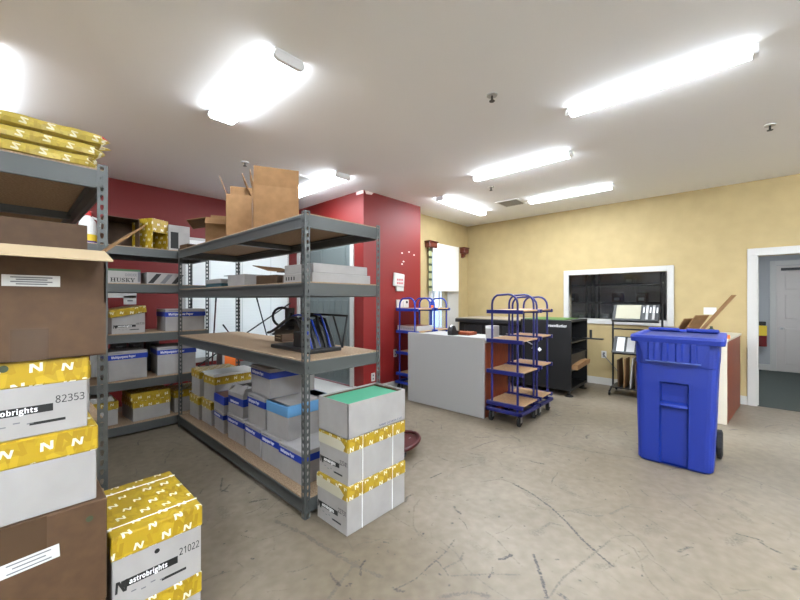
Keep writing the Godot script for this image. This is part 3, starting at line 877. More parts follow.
func build_left_stack() -> void:
	# the stack in front of the left unit, lowest first
	var t := thing("brown_carton", "brown cardboard carton on the floor, lowest of the foreground stack", "box", Vector3(0.055, 0, -1.83))
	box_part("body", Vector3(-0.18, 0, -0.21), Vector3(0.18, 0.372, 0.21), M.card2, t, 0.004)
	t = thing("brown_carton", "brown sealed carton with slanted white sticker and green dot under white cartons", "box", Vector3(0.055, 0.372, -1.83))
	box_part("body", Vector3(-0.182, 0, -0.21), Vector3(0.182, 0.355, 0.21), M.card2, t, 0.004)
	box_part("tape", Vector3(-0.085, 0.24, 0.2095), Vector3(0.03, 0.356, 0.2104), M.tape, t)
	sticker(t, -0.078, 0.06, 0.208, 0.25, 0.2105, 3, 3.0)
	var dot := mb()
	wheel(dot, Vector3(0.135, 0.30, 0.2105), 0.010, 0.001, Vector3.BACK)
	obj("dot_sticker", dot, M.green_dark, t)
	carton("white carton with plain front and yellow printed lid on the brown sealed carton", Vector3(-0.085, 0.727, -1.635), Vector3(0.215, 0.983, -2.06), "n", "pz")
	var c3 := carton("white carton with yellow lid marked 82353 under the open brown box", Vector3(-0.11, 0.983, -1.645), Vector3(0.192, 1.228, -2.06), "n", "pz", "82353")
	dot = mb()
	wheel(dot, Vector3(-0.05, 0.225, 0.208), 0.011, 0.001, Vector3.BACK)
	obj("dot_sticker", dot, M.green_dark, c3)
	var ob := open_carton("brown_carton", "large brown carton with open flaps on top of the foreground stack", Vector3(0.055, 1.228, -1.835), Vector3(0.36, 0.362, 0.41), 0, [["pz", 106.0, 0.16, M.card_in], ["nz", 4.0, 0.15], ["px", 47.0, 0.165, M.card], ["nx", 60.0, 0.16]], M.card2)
	sticker(ob, -0.068, 0.062, 0.235, 0.27, 0.206, 4)
	box_part("tape", Vector3(-0.05, 0.0, 0.2048), Vector3(0.035, 0.10, 0.2056), M.tape, ob)
	# two cartons beside the stack
	carton("white carton with yellow lid on the floor beneath the carton marked 21022", Vector3(0.25, 0, -1.645), Vector3(0.555, 0.28, -2.09), "n", "pz")
	var top := carton("white carton with yellow lid marked 21022 beside the brown carton", Vector3(0.25, 0.28, -1.64), Vector3(0.555, 0.56, -2.09), "n", "pz", "21022")
	dot = mb()
	wheel(dot, Vector3(-0.01, 0.168, 0.2225), 0.009, 0.001, Vector3.BACK)
	obj("hand_hole", dot, M.black_print, top)
	for zz in [-0.155, 0.15]:
		box_part("strap", Vector3(-0.1535, 0.2795, zz - 0.003), Vector3(0.1535, 0.2812, zz + 0.003), M.white_print, top)
	carton("yellow-lidded carton on the middle deck of the left shelving unit", Vector3(-0.04, 0.847, -2.26), Vector3(0.27, 1.13, -2.7), "n", "pz")
	# wrapped sheets of paper on top
	for k in 3:
		var w := thing("paper_package", ["lowest yellow wrapped paper package on the left shelving unit", "middle yellow wrapped paper package on the left shelving unit", "topmost yellow wrapped paper package with a torn red and green end"][k], "package", Vector3(-0.08 + 0.012 * k, 2.042 + k * 0.058, -2.42), 0, "yellow wrapped paper on the left unit")
		var st := mb()
		var L := 0.36 - 0.012 * (2 - k) ; var D := 0.2
		var nx := 14; var prof := 12
		var rings := []
		for i in nx + 1:
			var x := lerpf(-L, L, float(i) / nx)
			var ring := []
			for j in prof:
				var a := TAU * j / prof
				var ca := cos(a); var sa := sin(a)
				var y := 0.029 + 0.028 * signf(sa) * pow(absf(sa), 0.45) + 0.002 * sin(x * 37.0 + j * 2.1 + k)
				var z := D * signf(ca) * pow(absf(ca), 0.25) + 0.003 * sin(x * 23.0 + j + k * 3)
				ring.append(Vector3(x, clampf(y, 0.0, 0.058), z))
			rings.append(ring)
		for i in nx:
			for j in prof:
				var j2 := (j + 1) % prof
				face(st, [rings[i][j], rings[i][j2], rings[i + 1][j2], rings[i + 1][j]])
		var e1: Array = rings[nx].duplicate(); face(st, e1)
		var e0: Array = rings[0].duplicate(); e0.reverse(); face(st, e0)
		obj("wrapped_ream", st, M.n_wrap, w)
		var fo := mb()                                   # crumpled end of the wrapper
		for q in 7:
			var z0 := 0.19 - q * 0.055
			var b0 := Vector3(L - 0.002, 0.005 + 0.006 * (q % 2), z0); var b1 := Vector3(L - 0.002, 0.052, z0 - 0.03)
			var tip := Vector3(L + 0.035 + 0.02 * ((q * 7 + k * 3) % 3) / 2.0, 0.02 + 0.025 * ((q * 5 + k) % 4) / 3.0, z0 - 0.02 + 0.02 * (q % 3))
			var b2 := Vector3(L - 0.002, 0.03, z0 + 0.015)
			face(fo, [b0, b1, tip]); face(fo, [b1, b2, tip]); face(fo, [b2, b0, tip])
		obj("folded_end", fo, M.n_wrap, w)
		if k == 2:
			var rd := mb()
			face(rd, [Vector3(L + 0.004, 0.02, 0.19), Vector3(L + 0.004, 0.05, 0.185), Vector3(L + 0.03, 0.035, 0.17)]); face(rd, [Vector3(L + 0.004, 0.05, 0.185), Vector3(L + 0.004, 0.02, 0.19), Vector3(L + 0.03, 0.035, 0.175)])
			obj("torn_end", rd, M.cap_red, w)

func build_wall_unit_goods() -> void:
	var zf := -4.72
	# jug
	var j := thing("jug", "white plastic jug with red cap and yellow label on the wall-side shelving", "jug", Vector3(0.555, 1.986, -4.86))
	var st := mb()
	lathe(st, [Vector2(0, 0), Vector2(0.068, 0), Vector2(0.075, 0.012), Vector2(0.075, 0.19), Vector2(0.066, 0.235), Vector2(0.034, 0.282), Vector2(0.024, 0.29), Vector2(0.024, 0.305), Vector2(0, 0.305)], 22)
	obj("body", st, M.blind, j)
	st = mb()
	tube(st, [Vector3(0.03, 0.285, 0.0), Vector3(0.075, 0.27, 0), Vector3(0.098, 0.23, 0), Vector3(0.098, 0.15, 0), Vector3(0.07, 0.12, 0)], 0.011, 8)
	obj("handle", st, M.blind, j)
	st = mb()
	lathe(st, [Vector2(0.0, 0.298), Vector2(0.03, 0.298), Vector2(0.03, 0.335), Vector2(0.026, 0.34), Vector2(0, 0.34)], 18)
	obj("cap", st, M.cap_red, j)
	st = mb()
	lathe(st, [Vector2(0.0755, 0.035), Vector2(0.0757, 0.10)], 22)
	obj("label_band", st, M.label_yellow, j)
	st = mb()
	lathe(st, [Vector2(0.0755, 0.018), Vector2(0.0757, 0.035)], 22)
	obj("label_stripe", st, M.purple, j)
	# tote lying on its side, opening to the room
	var d := thing("brown_carton", "dark brown carton lying with its open side forward beside the jug", "box", Vector3(0.82, 1.986, -4.9))
	st = mb()
	for q in [[-0.15, 0.15, 0, 0.006], [-0.15, 0.15, 0.30, 0.306]]: bx(st, Vector3(q[0], q[2], -0.17), Vector3(q[1], q[3], 0.17))
	bx(st, Vector3(-0.15, 0.006, -0.17), Vector3(-0.144, 0.3, 0.17)); bx(st, Vector3(0.144, 0.006, -0.17), Vector3(0.15, 0.3, 0.17)); bx(st, Vector3(-0.144, 0.006, -0.17), Vector3(0.144, 0.3, -0.164))
	obj("body", st, M.card2, d)
	# open yellow carton
	var y := thing("paper_carton", "yellow printed carton standing with its open end forward on the top deck", "box", Vector3(1.10, 1.986, -4.87), 28)
	st = mb()
	bx(st, Vector3(-0.10, 0, -0.14), Vector3(0.10, 0.006, 0.14)); bx(st, Vector3(-0.10, 0.33, -0.14), Vector3(0.10, 0.336, 0.14)); bx(st, Vector3(-0.10, 0.006, -0.14), Vector3(-0.094, 0.33, 0.14)); bx(st, Vector3(0.094, 0.006, -0.14), Vector3(0.10, 0.33, 0.14)); bx(st, Vector3(-0.094, 0.006, -0.14), Vector3(0.094, 0.33, -0.134))
	obj("body", st, M.n, y)
	box_part("front_flap", Vector3(-0.094, 0.19, 0.135), Vector3(0.094, 0.33, 0.140), M.n, y)
	var wb := thing("white_carton", "small white carton with a black print panel beside the open yellow carton", "box", Vector3(1.36, 1.986, -4.89))
	box_part("body", Vector3(-0.11, 0, -0.13), Vector3(0.11, 0.30, 0.13), M.white_card, wb, 0.004)
	box_part("print_bar", Vector3(-0.09, 0.03, 0.1295), Vector3(-0.01, 0.22, 0.1306), M.black_print, wb)
	# HUSKY box
	var h := thing("product_box", "white box lettered HUSKY with green top on the second deck", "box", Vector3(0.81, 1.596, -4.83))
	box_part("body", Vector3(-0.165, 0, -0.11), Vector3(0.165, 0.135, 0.11), M.white_card, h, 0.003)
	box_part("green_top", Vector3(-0.165, 0.128, -0.11), Vector3(0.165, 0.150, 0.1106), mat(Color(0.22, 0.36, 0.22), 0.6), h)
	words(h, "HUSKY", 0.042, Vector3(0.01, 0.035, 0.1104), "pz", M.black_print, 0.21, 0, true, true)
	words(h, "OOOXX", 0.03, Vector3(0.08, 0.09, 0.1104), "pz", M.grey_print, 0.10)
	box_part("side_label", Vector3(0.1405, 0.02, 0.108), Vector3(0.166, 0.125, 0.1106), M.grey_print, h)
	var g := thing("product_box", "grey and white box with slanted dark stripes on the second deck", "box", Vector3(1.195, 1.596, -4.83), 4)
	box_part("body", Vector3(-0.17, 0, -0.1), Vector3(0.17, 0.128, 0.1), M.white_card, g, 0.003)
	for k in 3:
		st = mb()
		extrude(st, [Vector2(-0.16 + k * 0.115, 0.01), Vector2(-0.11 + k * 0.115, 0.01), Vector2(-0.03 + k * 0.115, 0.115), Vector2(-0.08 + k * 0.115, 0.115)], Vector3(0, 0, 0.001), Vector3(0, 0, 0.0999))
		obj("stripe", st, M.grey_print if k == 1 else M.black_print, g)
	# third deck
	var yl := carton("white carton with yellow lid lifted at one side on the third deck", Vector3(0.69, 1.066, zf), Vector3(1.0, 1.29, -5.1), "n", "pz", "66720", "", 9, false)
	st = mb()
	bx(st, Vector3(-0.165, 0.0, -0.20), Vector3(0.165, 0.075, 0.20), 0.004, Transform3D(Basis(Vector3.BACK, 0.16), Vector3(0.0, 0.195, 0)))
	obj("lid", st, M.n, yl)
	carton("blue-banded carton at the open end of the third deck near the blinds", Vector3(1.20, 1.066, zf + 0.02), Vector3(1.62, 1.315, -5.05), "blue", "pz")
	# fourth deck
	carton("blue-banded carton on the fourth deck with dark binders behind", Vector3(0.685, 0.576, zf), Vector3(1.03, 0.88, -5.12), "blue", "pz", "", "", 3)
	carton("blue-banded carton on the fourth deck at the corner post", Vector3(1.14, 0.576, zf + 0.02), Vector3(1.53, 0.89, -5.1), "blue", "pz", "", "", -4)
	for k in 3:
		var b := thing("binder", "black binder standing at the back of the fourth deck", "binder", Vector3(0.86 + k * 0.16, 0.576, -5.18), 0, "black binders on the fourth deck")
		box_part("cover", Vector3(-0.07, 0, -0.06), Vector3(0.07, 0.37, 0.05), M.black_satin, b, 0.006)
		box_part("spine_label", Vector3(-0.03, 0.2, 0.0495), Vector3(0.03, 0.32, 0.0506), M.grey_print, b)
	var pr := thing("paper_roll", "white paper roll standing behind the blue-banded carton", "roll", Vector3(0.66, 0.576, -5.18))
	st = mb()
	lathe(st, [Vector2(0.018, 0), Vector2(0.05, 0), Vector2(0.05, 0.4), Vector2(0.018, 0.4), Vector2(0.018, 0.3), Vector2(0, 0.3)], 18)
	obj("roll", st, M.paper, pr)
	# lowest deck
	carton("yellow-lidded carton with papers on top on the lowest wall-side deck", Vector3(0.49, 0.116, zf - 0.03), Vector3(0.79, 0.36, -5.15), "n", "pz")
	var ps := thing("paper_stack", "loose stack of white paper on a yellow-lidded carton on the lowest deck", "paper", Vector3(0.64, 0.36, -4.95))
	for k in 3: box_part("sheet", Vector3(-0.12 + 0.01 * k, k * 0.016, -0.14), Vector3(0.12 - 0.006 * k, k * 0.016 + 0.0155, 0.16 - 0.01 * k), M.paper, ps)
	carton("white carton with yellow lid and second lid stacked on the lowest wall-side deck", Vector3(0.89, 0.116, zf), Vector3(1.25, 0.33, -5.12), "n", "pz", "", "", 4)
	var ld := thing("carton_lid", "loose yellow carton lid lying on the lowest wall-side deck cartons", "lid", Vector3(1.07, 0.33, -4.92), 1)
	box_part("lid", Vector3(-0.185, 0, -0.2), Vector3(0.185, 0.085, 0.2), M.n, ld, 0.004)
	carton("yellow-lidded carton behind the corner post on the lowest wall-side deck", Vector3(1.30, 0.116, zf - 0.02), Vector3(1.6, 0.37, -5.1), "n", "pz")
	# papers and a bottle seen against the red wall
	var sh := thing("paper_notice", "white paper sheet fixed on the red wall above the third deck", "paper", gz(121, 294, ZRED))
	box_part("sheet", Vector3(-0.17, -0.05, 0.001), Vector3(0.17, 0.05, 0.003), M.paper, sh)
	sh = thing("paper_notice", "small white card fixed low on the red wall beside the sheet", "paper", gz(130, 300, ZRED))
	box_part("sheet", Vector3(-0.07, -0.06, 0.001), Vector3(0.07, 0.06, 0.003), M.paper, sh)
	box_part("print_line", Vector3(-0.03, -0.02, 0.003), Vector3(0.03, 0.0, 0.0034), M.grey_print, sh)

func build_long_rack_goods() -> void:
	var xf := 1.375; var xb := 1.815; var y := 0.132
	carton("blue-banded carton on the bottom deck at the front corner post", Vector3(xf, y, -2.19), Vector3(xb, 0.365, -2.50), "blue")
	carton("blue-banded carton on the bottom deck, second from the front corner post", Vector3(xf + 0.015, y, -2.51), Vector3(xb, 0.365, -2.81), "blue", "nx", "", "", 1.0)
	carton("blue-banded carton on the bottom deck, third from the front corner post", Vector3(xf + 0.02, y, -2.825), Vector3(xb, 0.365, -3.125), "blue", "nx", "", "", -1.5)
	carton("blue-banded carton on the bottom deck, fourth from the front corner post", Vector3(xf + 0.025, y, -3.17), Vector3(xb, 0.365, -3.50), "blue", "nx", "", "", 1.0)
	carton("squeezed blue-banded carton on the bottom deck beneath the open blue carton", Vector3(xf + 0.03, y, -3.585), Vector3(xb, 0.335, -3.85), "blue", "nx", "", "", -3.0)
	carton("carton with light blue lid stacked on the bottom-deck row", Vector3(xf + 0.03, 0.367, -2.44), Vector3(xb + 0.04, 0.625, -2.755), "sky", "nx", "", "", 1.5)
	carton("blue-banded carton in the second layer beside the light blue lid", Vector3(xf + 0.035, 0.367, -2.785), Vector3(xb, 0.62, -3.10), "blue")
	carton("blue-banded carton stacked highest under the third deck", Vector3(xf + 0.05, 0.628, -2.72), Vector3(xb + 0.03, 0.865, -3.07), "blue", "nx", "", "", -2)
	# open blue-banded carton with crumpled wrapper
	var o := open_carton("paper_carton", "open blue-banded carton with torn printed wrapper in the second layer", Vector3(1.62, 0.367, -3.35), Vector3(0.42, 0.205, 0.29), 2, [["nx", -35.0, 0.08], ["pz", 30.0, 0.07], ["nz", -50.0, 0.09]], M.white_card)
	box_part("band", Vector3(-0.2108, 0.10, -0.1458), Vector3(0.2108, 0.165, 0.1458), M.blue_print, o)
	words(o, "Multipurpose", 0.022, Vector3(-0.2112, 0.122, -0.02), "nx", M.white_print, 0.16)
	var st := mb()
	for k in 9:
		var c := Vector3(-0.15 + 0.035 * k, 0.2, 0.05 * sin(k * 2.3))
		face(st, [c + Vector3(-0.05, -0.02, 0.06), c + Vector3(0.05, 0.0, 0.07), c + Vector3(0.01, 0.05, -0.03)])
		face(st, [c + Vector3(0.05, 0.0, 0.07), c + Vector3(0.06, -0.01, -0.06), c + Vector3(0.01, 0.05, -0.03)])
		face(st, [c + Vector3(-0.05, -0.02, 0.06), c + Vector3(0.01, 0.05, -0.03), c + Vector3(-0.05, 0.0, -0.08)])
	obj("crumpled_wrapper", st, M.paper, o)
	# shallow blue tray with brown top
	o = open_carton("paper_carton", "shallow open blue carton with brown inside on the squeezed carton", Vector3(1.62, 0.337, -3.72), Vector3(0.42, 0.145, 0.27), -2, [], M.white_card)
	box_part("band", Vector3(-0.2108, 0.07, -0.1358), Vector3(0.2108, 0.147, 0.1358), M.blue_print, o)
	box_part("filling", Vector3(-0.2, 0.10, -0.128), Vector3(0.2, 0.1475, 0.128), mat(Color(0.33, 0.22, 0.17), 0.8), o)
	# olive and yellow cartons at the far end
	carton("lower yellow-lidded carton on the bottom deck beside the shallow blue carton", Vector3(xf + 0.03, y, -3.92), Vector3(xb, 0.37, -4.19), "n")
	carton("upper yellow-lidded carton with white sheets beside the shallow blue carton", Vector3(xf + 0.05, 0.372, -3.90), Vector3(xb, 0.63, -4.18), "n", "nx", "", "", 2)
	carton("lower yellow-lidded carton at the far end of the bottom deck", Vector3(xf + 0.01, y, -4.22), Vector3(xb, 0.37, -4.50), "n")
	carton("upper yellow-lidded carton at the far end of the bottom deck", Vector3(xf + 0.03, 0.372, -4.23), Vector3(xb, 0.65, -4.51), "n", "nx", "", "", -2)
	var sh := thing("paper_stack", "white sheets lying on the yellow-lidded carton beside the open carton", "paper", Vector3(1.62, 0.631, -4.02), 2)
	for k in 2: box_part("sheet", Vector3(-0.2, k * 0.014, -0.13 - 0.05 * k), Vector3(0.26, k * 0.014 + 0.0135, 0.13), M.paper, sh)
	# third deck: black folding frame with blue straps, small brown box
	var b := thing("folded_camp_chair", "black folded frame with blue straps on the third deck of the long shelving", "frame", Vector3(1.62, 1.026, -2.55))
	for k in 7:
		st = mb()
		var zz := 0.30
		var path := []
		for i in 15:
			var f := i / 14.0
			var p := Vector3(-0.13 + 0.042 * k, 0.0, 0)
			p.z = lerpf(-0.34, 0.30, f)
			p.y = 0.10 + 0.14 * sin(PI * pow(f, 1.5)) + 0.02 * sin(k * 1.7) - (0.22 * maxf(0.0, f - 0.72) / 0.28)
			path.append(p + Vector3(0, 0.02, 0))
		tube(st, path, 0.011 if k % 2 == 0 else 0.008, 8)
		obj("rib" if k % 2 == 0 else "strap", st, M.black if k % 2 == 0 else M.blue_steel2, b)
	st = mb()
	for i in 13:
		var f0 := i / 13.0; var f1 := (i + 1) / 13.0
		var q := func(f: float) -> Vector3: return Vector3(0, 0.105 + 0.13 * sin(PI * pow(f, 1.5)) - (0.17 * maxf(0.0, f - 0.72) / 0.28), lerpf(-0.33, 0.29, f))
		var a: Vector3 = q.call(f0); var c: Vector3 = q.call(f1)
		face(st, [a + Vector3(-0.13, 0, 0), c + Vector3(-0.13, 0, 0), c + Vector3(0.13, 0, 0), a + Vector3(0.13, 0, 0)])
		face(st, [a + Vector3(-0.13, -0.01, 0), a + Vector3(0.13, -0.01, 0), c + Vector3(0.13, -0.01, 0), c + Vector3(-0.13, -0.01, 0)])
	obj("fabric", st, M.black, b)
	box_part("foot_block", Vector3(-0.10, 0, 0.0), Vector3(0.05, 0.15, 0.12), M.black, b, 0.01)
	box_part("base_bar", Vector3(-0.14, 0, -0.28), Vector3(0.15, 0.03, 0.30), M.black, b, 0.006)
	st = mb()
	tube(st, [Vector3(0.17, 0.02, 0.28), Vector3(0.17, 0.27, 0.16), Vector3(0.17, 0.27, 0.34), Vector3(0.17, 0.02, 0.28)], 0.009, 8)
	tube(st, [Vector3(0.17, 0.27, 0.34), Vector3(0.17, 0.275, -0.3)], 0.009, 8)
	obj("tube_frame", st, M.black, b)
	st = mb()
	var lp := []
	for i in 16: lp.append(Vector3(-0.05, 0.25 + 0.08 * sin(TAU * i / 16.0), -0.25 + 0.16 * cos(TAU * i / 16.0)))
	tube(st, lp, 0.011, 8, true)
	obj("loop_handle", st, M.black, b)
	box_part("clamp", Vector3(-0.08, 0.15, -0.16), Vector3(-0.02, 0.33, -0.10), M.black_satin, b, 0.006)
	var sb := thing("brown_carton", "small dark brown printed box at the back of the third deck", "box", Vector3(1.80, 1.026, -3.18))
	box_part("body", Vector3(-0.06, 0, -0.07), Vector3(0.06, 0.115, 0.07), mat(Color(0.30, 0.22, 0.15), 0.7), sb, 0.003)
	for k in 3: box_part("print_line", Vector3(-0.0608, 0.03 + 0.026 * k, -0.045), Vector3(-0.0596, 0.038 + 0.026 * k, 0.045), M.card_in, sb)
	# second deck
	for k in 2:
		var wf := thing("flat_white_box", ["lower flat white box on the second deck at the front post", "upper flat white box on the second deck at the front post"][k], "box", Vector3(1.645, 1.541 + k * 0.066, -2.26), 1.5 * k)
		box_part("body", Vector3(-0.265 + 0.01 * k, 0, -0.185), Vector3(0.265 - 0.02 * k, 0.065, 0.185 - 0.012 * k), M.white_card, wf, 0.003)
		if k == 0:
			for q in 4: box_part("vent_slot", Vector3(-0.2658, 0.02, -0.15 + q * 0.035), Vector3(-0.2645, 0.045, -0.135 + q * 0.035), M.black_print, wf)
	var gb := thing("flat_white_box", "pale flat box with dark teal side near the far end of the second deck", "box", Vector3(1.62, 1.541, -3.9))
	box_part("body", Vector3(-0.2, 0, -0.2), Vector3(0.2, 0.045, 0.2), M.teal, gb, 0.003)
	box_part("cover", Vector3(-0.205, 0.045, -0.205), Vector3(0.205, 0.09, 0.205), M.white_card, gb, 0.003)
	var wb := thing("white_carton", "small open white carton with lifted flap on the second deck", "box", Vector3(1.56, 1.541, -3.35))
	st = mb()
	bx(st, Vector3(-0.14, 0, -0.19), Vector3(0.14, 0.11, 0.17), 0.003)
	obj("body", st, M.white_card, wb)
	box_part("flap", Vector3(-0.14, 0.108, -0.28), Vector3(0.14, 0.114, -0.13), M.grey_laminate, wb)
	var bc := thing("brown_carton", "crumpled low brown carton on the second deck beside white boxes", "box", Vector3(1.58, 1.541, -2.88), 12)
	box_part("body", Vector3(-0.13, 0, -0.13), Vector3(0.13, 0.085, 0.13), M.card2, bc, 0.006)
	st = mb()
	bx(st, Vector3(-0.15, 0, -0.15), Vector3(0.15, 0.006, 0.05), 0.0, Transform3D(Basis(Vector3.RIGHT, 0.25), Vector3(0, 0.13, 0)))
	obj("flap", st, M.card, bc)
	bc = thing("brown_carton", "flattened dark carton wedged behind the white boxes on the second deck", "box", Vector3(1.62, 1.541, -2.58))
	box_part("body", Vector3(-0.12, 0, -0.1), Vector3(0.12, 0.075, 0.1), mat(Color(0.28, 0.18, 0.12), 0.7), bc, 0.004)
	box_part("flap", Vector3(-0.16, 0.10, -0.11), Vector3(0.12, 0.107, 0.11), M.card2, bc)
	st = mb()
	bx(st, Vector3(-0.10, 0.0745, -0.08), Vector3(0.10, 0.1005, 0.08))
	obj("core", st, M.card2, bc)
	# top deck: empty brown cartons
	open_carton("brown_carton", "tall wide brown carton with raised flaps on the long shelving top", Vector3(1.525, 1.987, -2.83), Vector3(0.35, 0.345, 0.27), -25, [["pz", 8.0, 0.145], ["nz", -6.0, 0.15], ["nx", 12.0, 0.12]], M.card)
	open_carton("brown_carton", "tall narrow brown carton with splayed flaps on the long shelving top", Vector3(1.455, 1.987, -3.345), Vector3(0.21, 0.365, 0.29), -28, [["nz", 5.0, 0.155], ["nx", 20.0, 0.16], ["px", -22.0, 0.21]], M.card)
	open_carton("brown_carton", "low brown carton with drooping flaps at the shelving corner", Vector3(1.585, 1.987, -3.98), Vector3(0.36, 0.25, 0.50), -24, [["nx", 104.0, 0.17], ["nz", 35.0, 0.18], ["pz", 125.0, 0.14]], M.card)
	var lf := thing("brown_carton", "flat folded brown cardboard at the corner end of the shelving top", "cardboard", Vector3(1.45, 1.987, -4.46), 5)
	box_part("body", Vector3(-0.14, 0, -0.1), Vector3(0.14, 0.045, 0.1), M.card2, lf, 0.004)
	# stack of three at the end of the long unit
	var three := [carton("white carton with yellow lid on the floor, lowest of the three at the shelving end", Vector3(1.375, 0, -1.70), Vector3(1.90, 0.292, -2.015), "n", "nx", "22731"),
		carton("white carton with yellow lid, middle of the three at the shelving end", Vector3(1.388, 0.292, -1.705), Vector3(1.903, 0.577, -2.01), "n", "nx", "22741")]
	for q in 2:
		var hh: float = [0.292, 0.285][q]; var hwx: float = [0.2625, 0.2575][q]; var hwz: float = [0.1575, 0.1525][q]
		var lab := mb()                                 # paper label pasted over the end of the lid
		extrude(lab, [Vector2(-hwz + 0.004, hh - 0.083), Vector2(hwz - 0.05, hh - 0.083), Vector2(hwz - 0.03, hh - 0.05), Vector2(hwz - 0.07, hh - 0.022), Vector2(-hwz + 0.004, hh - 0.018)], Vector3(-0.0012, 0, 0), Vector3(-hwx, 0, 0), Vector3.BACK, Vector3.UP)
		obj("end_label", lab, mat(Color(0.72, 0.70, 0.62), 0.7), three[q])
		for dx in [-0.14, 0.13]:
			box_part("strap", Vector3(dx - 0.0016, 0.004, hwz - 0.005), Vector3(dx + 0.0016, hh - 0.002, hwz + 0.0012), M.white_print, three[q])
	var tp := open_carton("white_carton", "open white carton filled with green paper at the shelving end", Vector3(1.645, 0.577, -1.858), Vector3(0.515, 0.215, 0.305), 0, [], M.white_card)
	box_part("filling", Vector3(-0.25, 0.02, -0.145), Vector3(0.236, 0.196, 0.145), M.green_sheet, tp, 0.003)
	box_part("liner", Vector3(-0.252, 0.15, -0.147), Vector3(0.252, 0.206, -0.1455), M.card2, tp)
	box_part("liner", Vector3(0.2365, 0.15, -0.147), Vector3(0.252, 0.206, 0.147), M.card2, tp)
	words(tp, "SAME DESIGN CUT", 0.013, Vector3(0.11, 0.022, 0.1528), "pz", M.blue_steel, 0.22, 0, false)

func build_right_side() -> void:
	# counter
	var c := thing("counter", "grey-fronted counter with red-brown end panel", "counter", Vector3(4.15, 0, -2.79))
	var hz := 0.6
	box_part("front_panel", Vector3(-0.31, 0.005, -hz), Vector3(-0.275, 0.965, hz), M.grey_laminate, c, 0.003)
	box_part("end_panel", Vector3(-0.274, 0.005, hz - 0.03), Vector3(0.40, 0.90, hz), M.mahogany, c, 0.003)
	box_part("end_panel", Vector3(-0.274, 0.005, -hz), Vector3(0.40, 0.90, -hz + 0.03), M.mahogany, c, 0.003)
	box_part("worktop", Vector3(-0.274, 0.90, -hz), Vector3(0.42, 0.935, hz), M.grey_laminate, c, 0.004)
	box_part("shelf", Vector3(-0.27, 0.45, -hz + 0.03), Vector3(0.38, 0.475, hz - 0.03), M.mahogany, c)
	# carts
	var tiers := [1.285, 0.945, 0.585, 0.215]
	tier_cart("tall blue steel cart with wooden shelves standing at the end of the counter", 3.85, 4.33, -1.715, -2.16, 1.485, M.blue_steel, tiers, "blue tiered carts")
	tier_cart("blue steel cart parked behind the first cart beside the black machine", 4.385, 4.76, -1.715, -2.16, 1.46, M.blue_steel, [1.285, 0.955, 0.60, 0.215], "blue tiered carts")
	var c2 := [1.27, 0.93, 0.60, 0.27]
	tier_cart("blue steel cart against the red bump-out behind the counter", 4.13, 4.54, -3.46, -3.90, 1.45, M.blue_steel2, c2, "blue tiered carts")
	tier_cart("blue steel cart before the shaded window behind the counter", 4.61, 4.98, -3.46, -3.90, 1.45, M.blue_steel2, c2, "blue tiered carts")
	var bk := thing("paper_box", "long white printed box lying on the cart by the bump-out", "box", Vector3(4.335, 0.951, -3.68))
	box_part("body", Vector3(-0.19, 0, -0.2), Vector3(0.19, 0.075, 0.2), M.white_card, bk, 0.003)
	for k in 8: box_part("print_line", Vector3(-0.1908, 0.02, -0.17 + k * 0.04), Vector3(-0.1895, 0.05, -0.15 + k * 0.04), M.grey_print, bk)
	box_part("top_print", Vector3(-0.18, 0.0745, -0.19), Vector3(0.18, 0.0756, 0.19), M.mahogany, bk)
	var wp := thing("small_bottle", "small blue and orange bottle on the top shelf of the cart by the window", "bottle", Vector3(4.80, 1.291, -3.70))
	var st := mb()
	lathe(st, [Vector2(0, 0), Vector2(0.04, 0), Vector2(0.042, 0.05), Vector2(0.03, 0.10), Vector2(0.015, 0.115), Vector2(0.015, 0.135), Vector2(0, 0.135)], 14)
	obj("body", st, M.blue_steel2, wp)
	st = mb()
	lathe(st, [Vector2(0.0425, 0.005), Vector2(0.0428, 0.04)], 14)
	obj("label_band", st, M.orange, wp)
	# things on the counter
	var tw := 0.937
	var tp := thing("tape_dispenser", "black and chrome tape dispenser on the counter by the window", "dispenser", gy(455, 336, tw) + Vector3(0.12, 0, -0.1))
	tp.position.y = tw
	st = mb()
	extrude(st, [Vector2(-0.10, 0), Vector2(0.10, 0), Vector2(0.10, 0.05), Vector2(0.02, 0.06), Vector2(-0.02, 0.13), Vector2(-0.07, 0.13), Vector2(-0.10, 0.06)], Vector3(0, 0, 0.07), Vector3(0, 0, -0.035))
	obj("base", st, M.black, tp)
	st = mb()
	wheel(st, Vector3(-0.03, 0.10, 0.0), 0.05, 0.04, Vector3.BACK)
	obj("tape_reel", st, M.steel, tp)
	var lb := thing("flat_box", "low red-brown box on the counter before the black machine", "box", Vector3(4.35, tw, -2.78))
	box_part("body", Vector3(-0.1, 0, -0.14), Vector3(0.1, 0.04, 0.14), M.mahogany, lb, 0.004)
	lb = thing("white_carton", "small upright white carton on the counter end", "box", Vector3(4.22, tw, -2.28))
	box_part("body", Vector3(-0.07, 0, -0.06), Vector3(0.07, 0.155, 0.06), M.white_card, lb, 0.004)
	box_part("flap", Vector3(-0.0708, 0.12, -0.058), Vector3(-0.0695, 0.153, 0.058), M.paper, lb)
	# low black machine and tall black cabinet by the right wall
	var mlow := thing("finishing_machine", "long low black machine with tan top behind the counter", "machine", Vector3(6.05, 0, -3.10))
	box_part("body", Vector3(-0.42, 0.06, -0.62), Vector3(0.42, 1.02, 0.55), M.black, mlow, 0.01)
	box_part("top", Vector3(-0.46, 1.02, -0.68), Vector3(0.46, 1.085, 0.56), M.black_satin, mlow, 0.008)
	box_part("cover", Vector3(-0.45, 1.085, -0.66), Vector3(0.45, 1.10, 0.55), mat(Color(0.55, 0.50, 0.42), 0.6), mlow, 0.004)
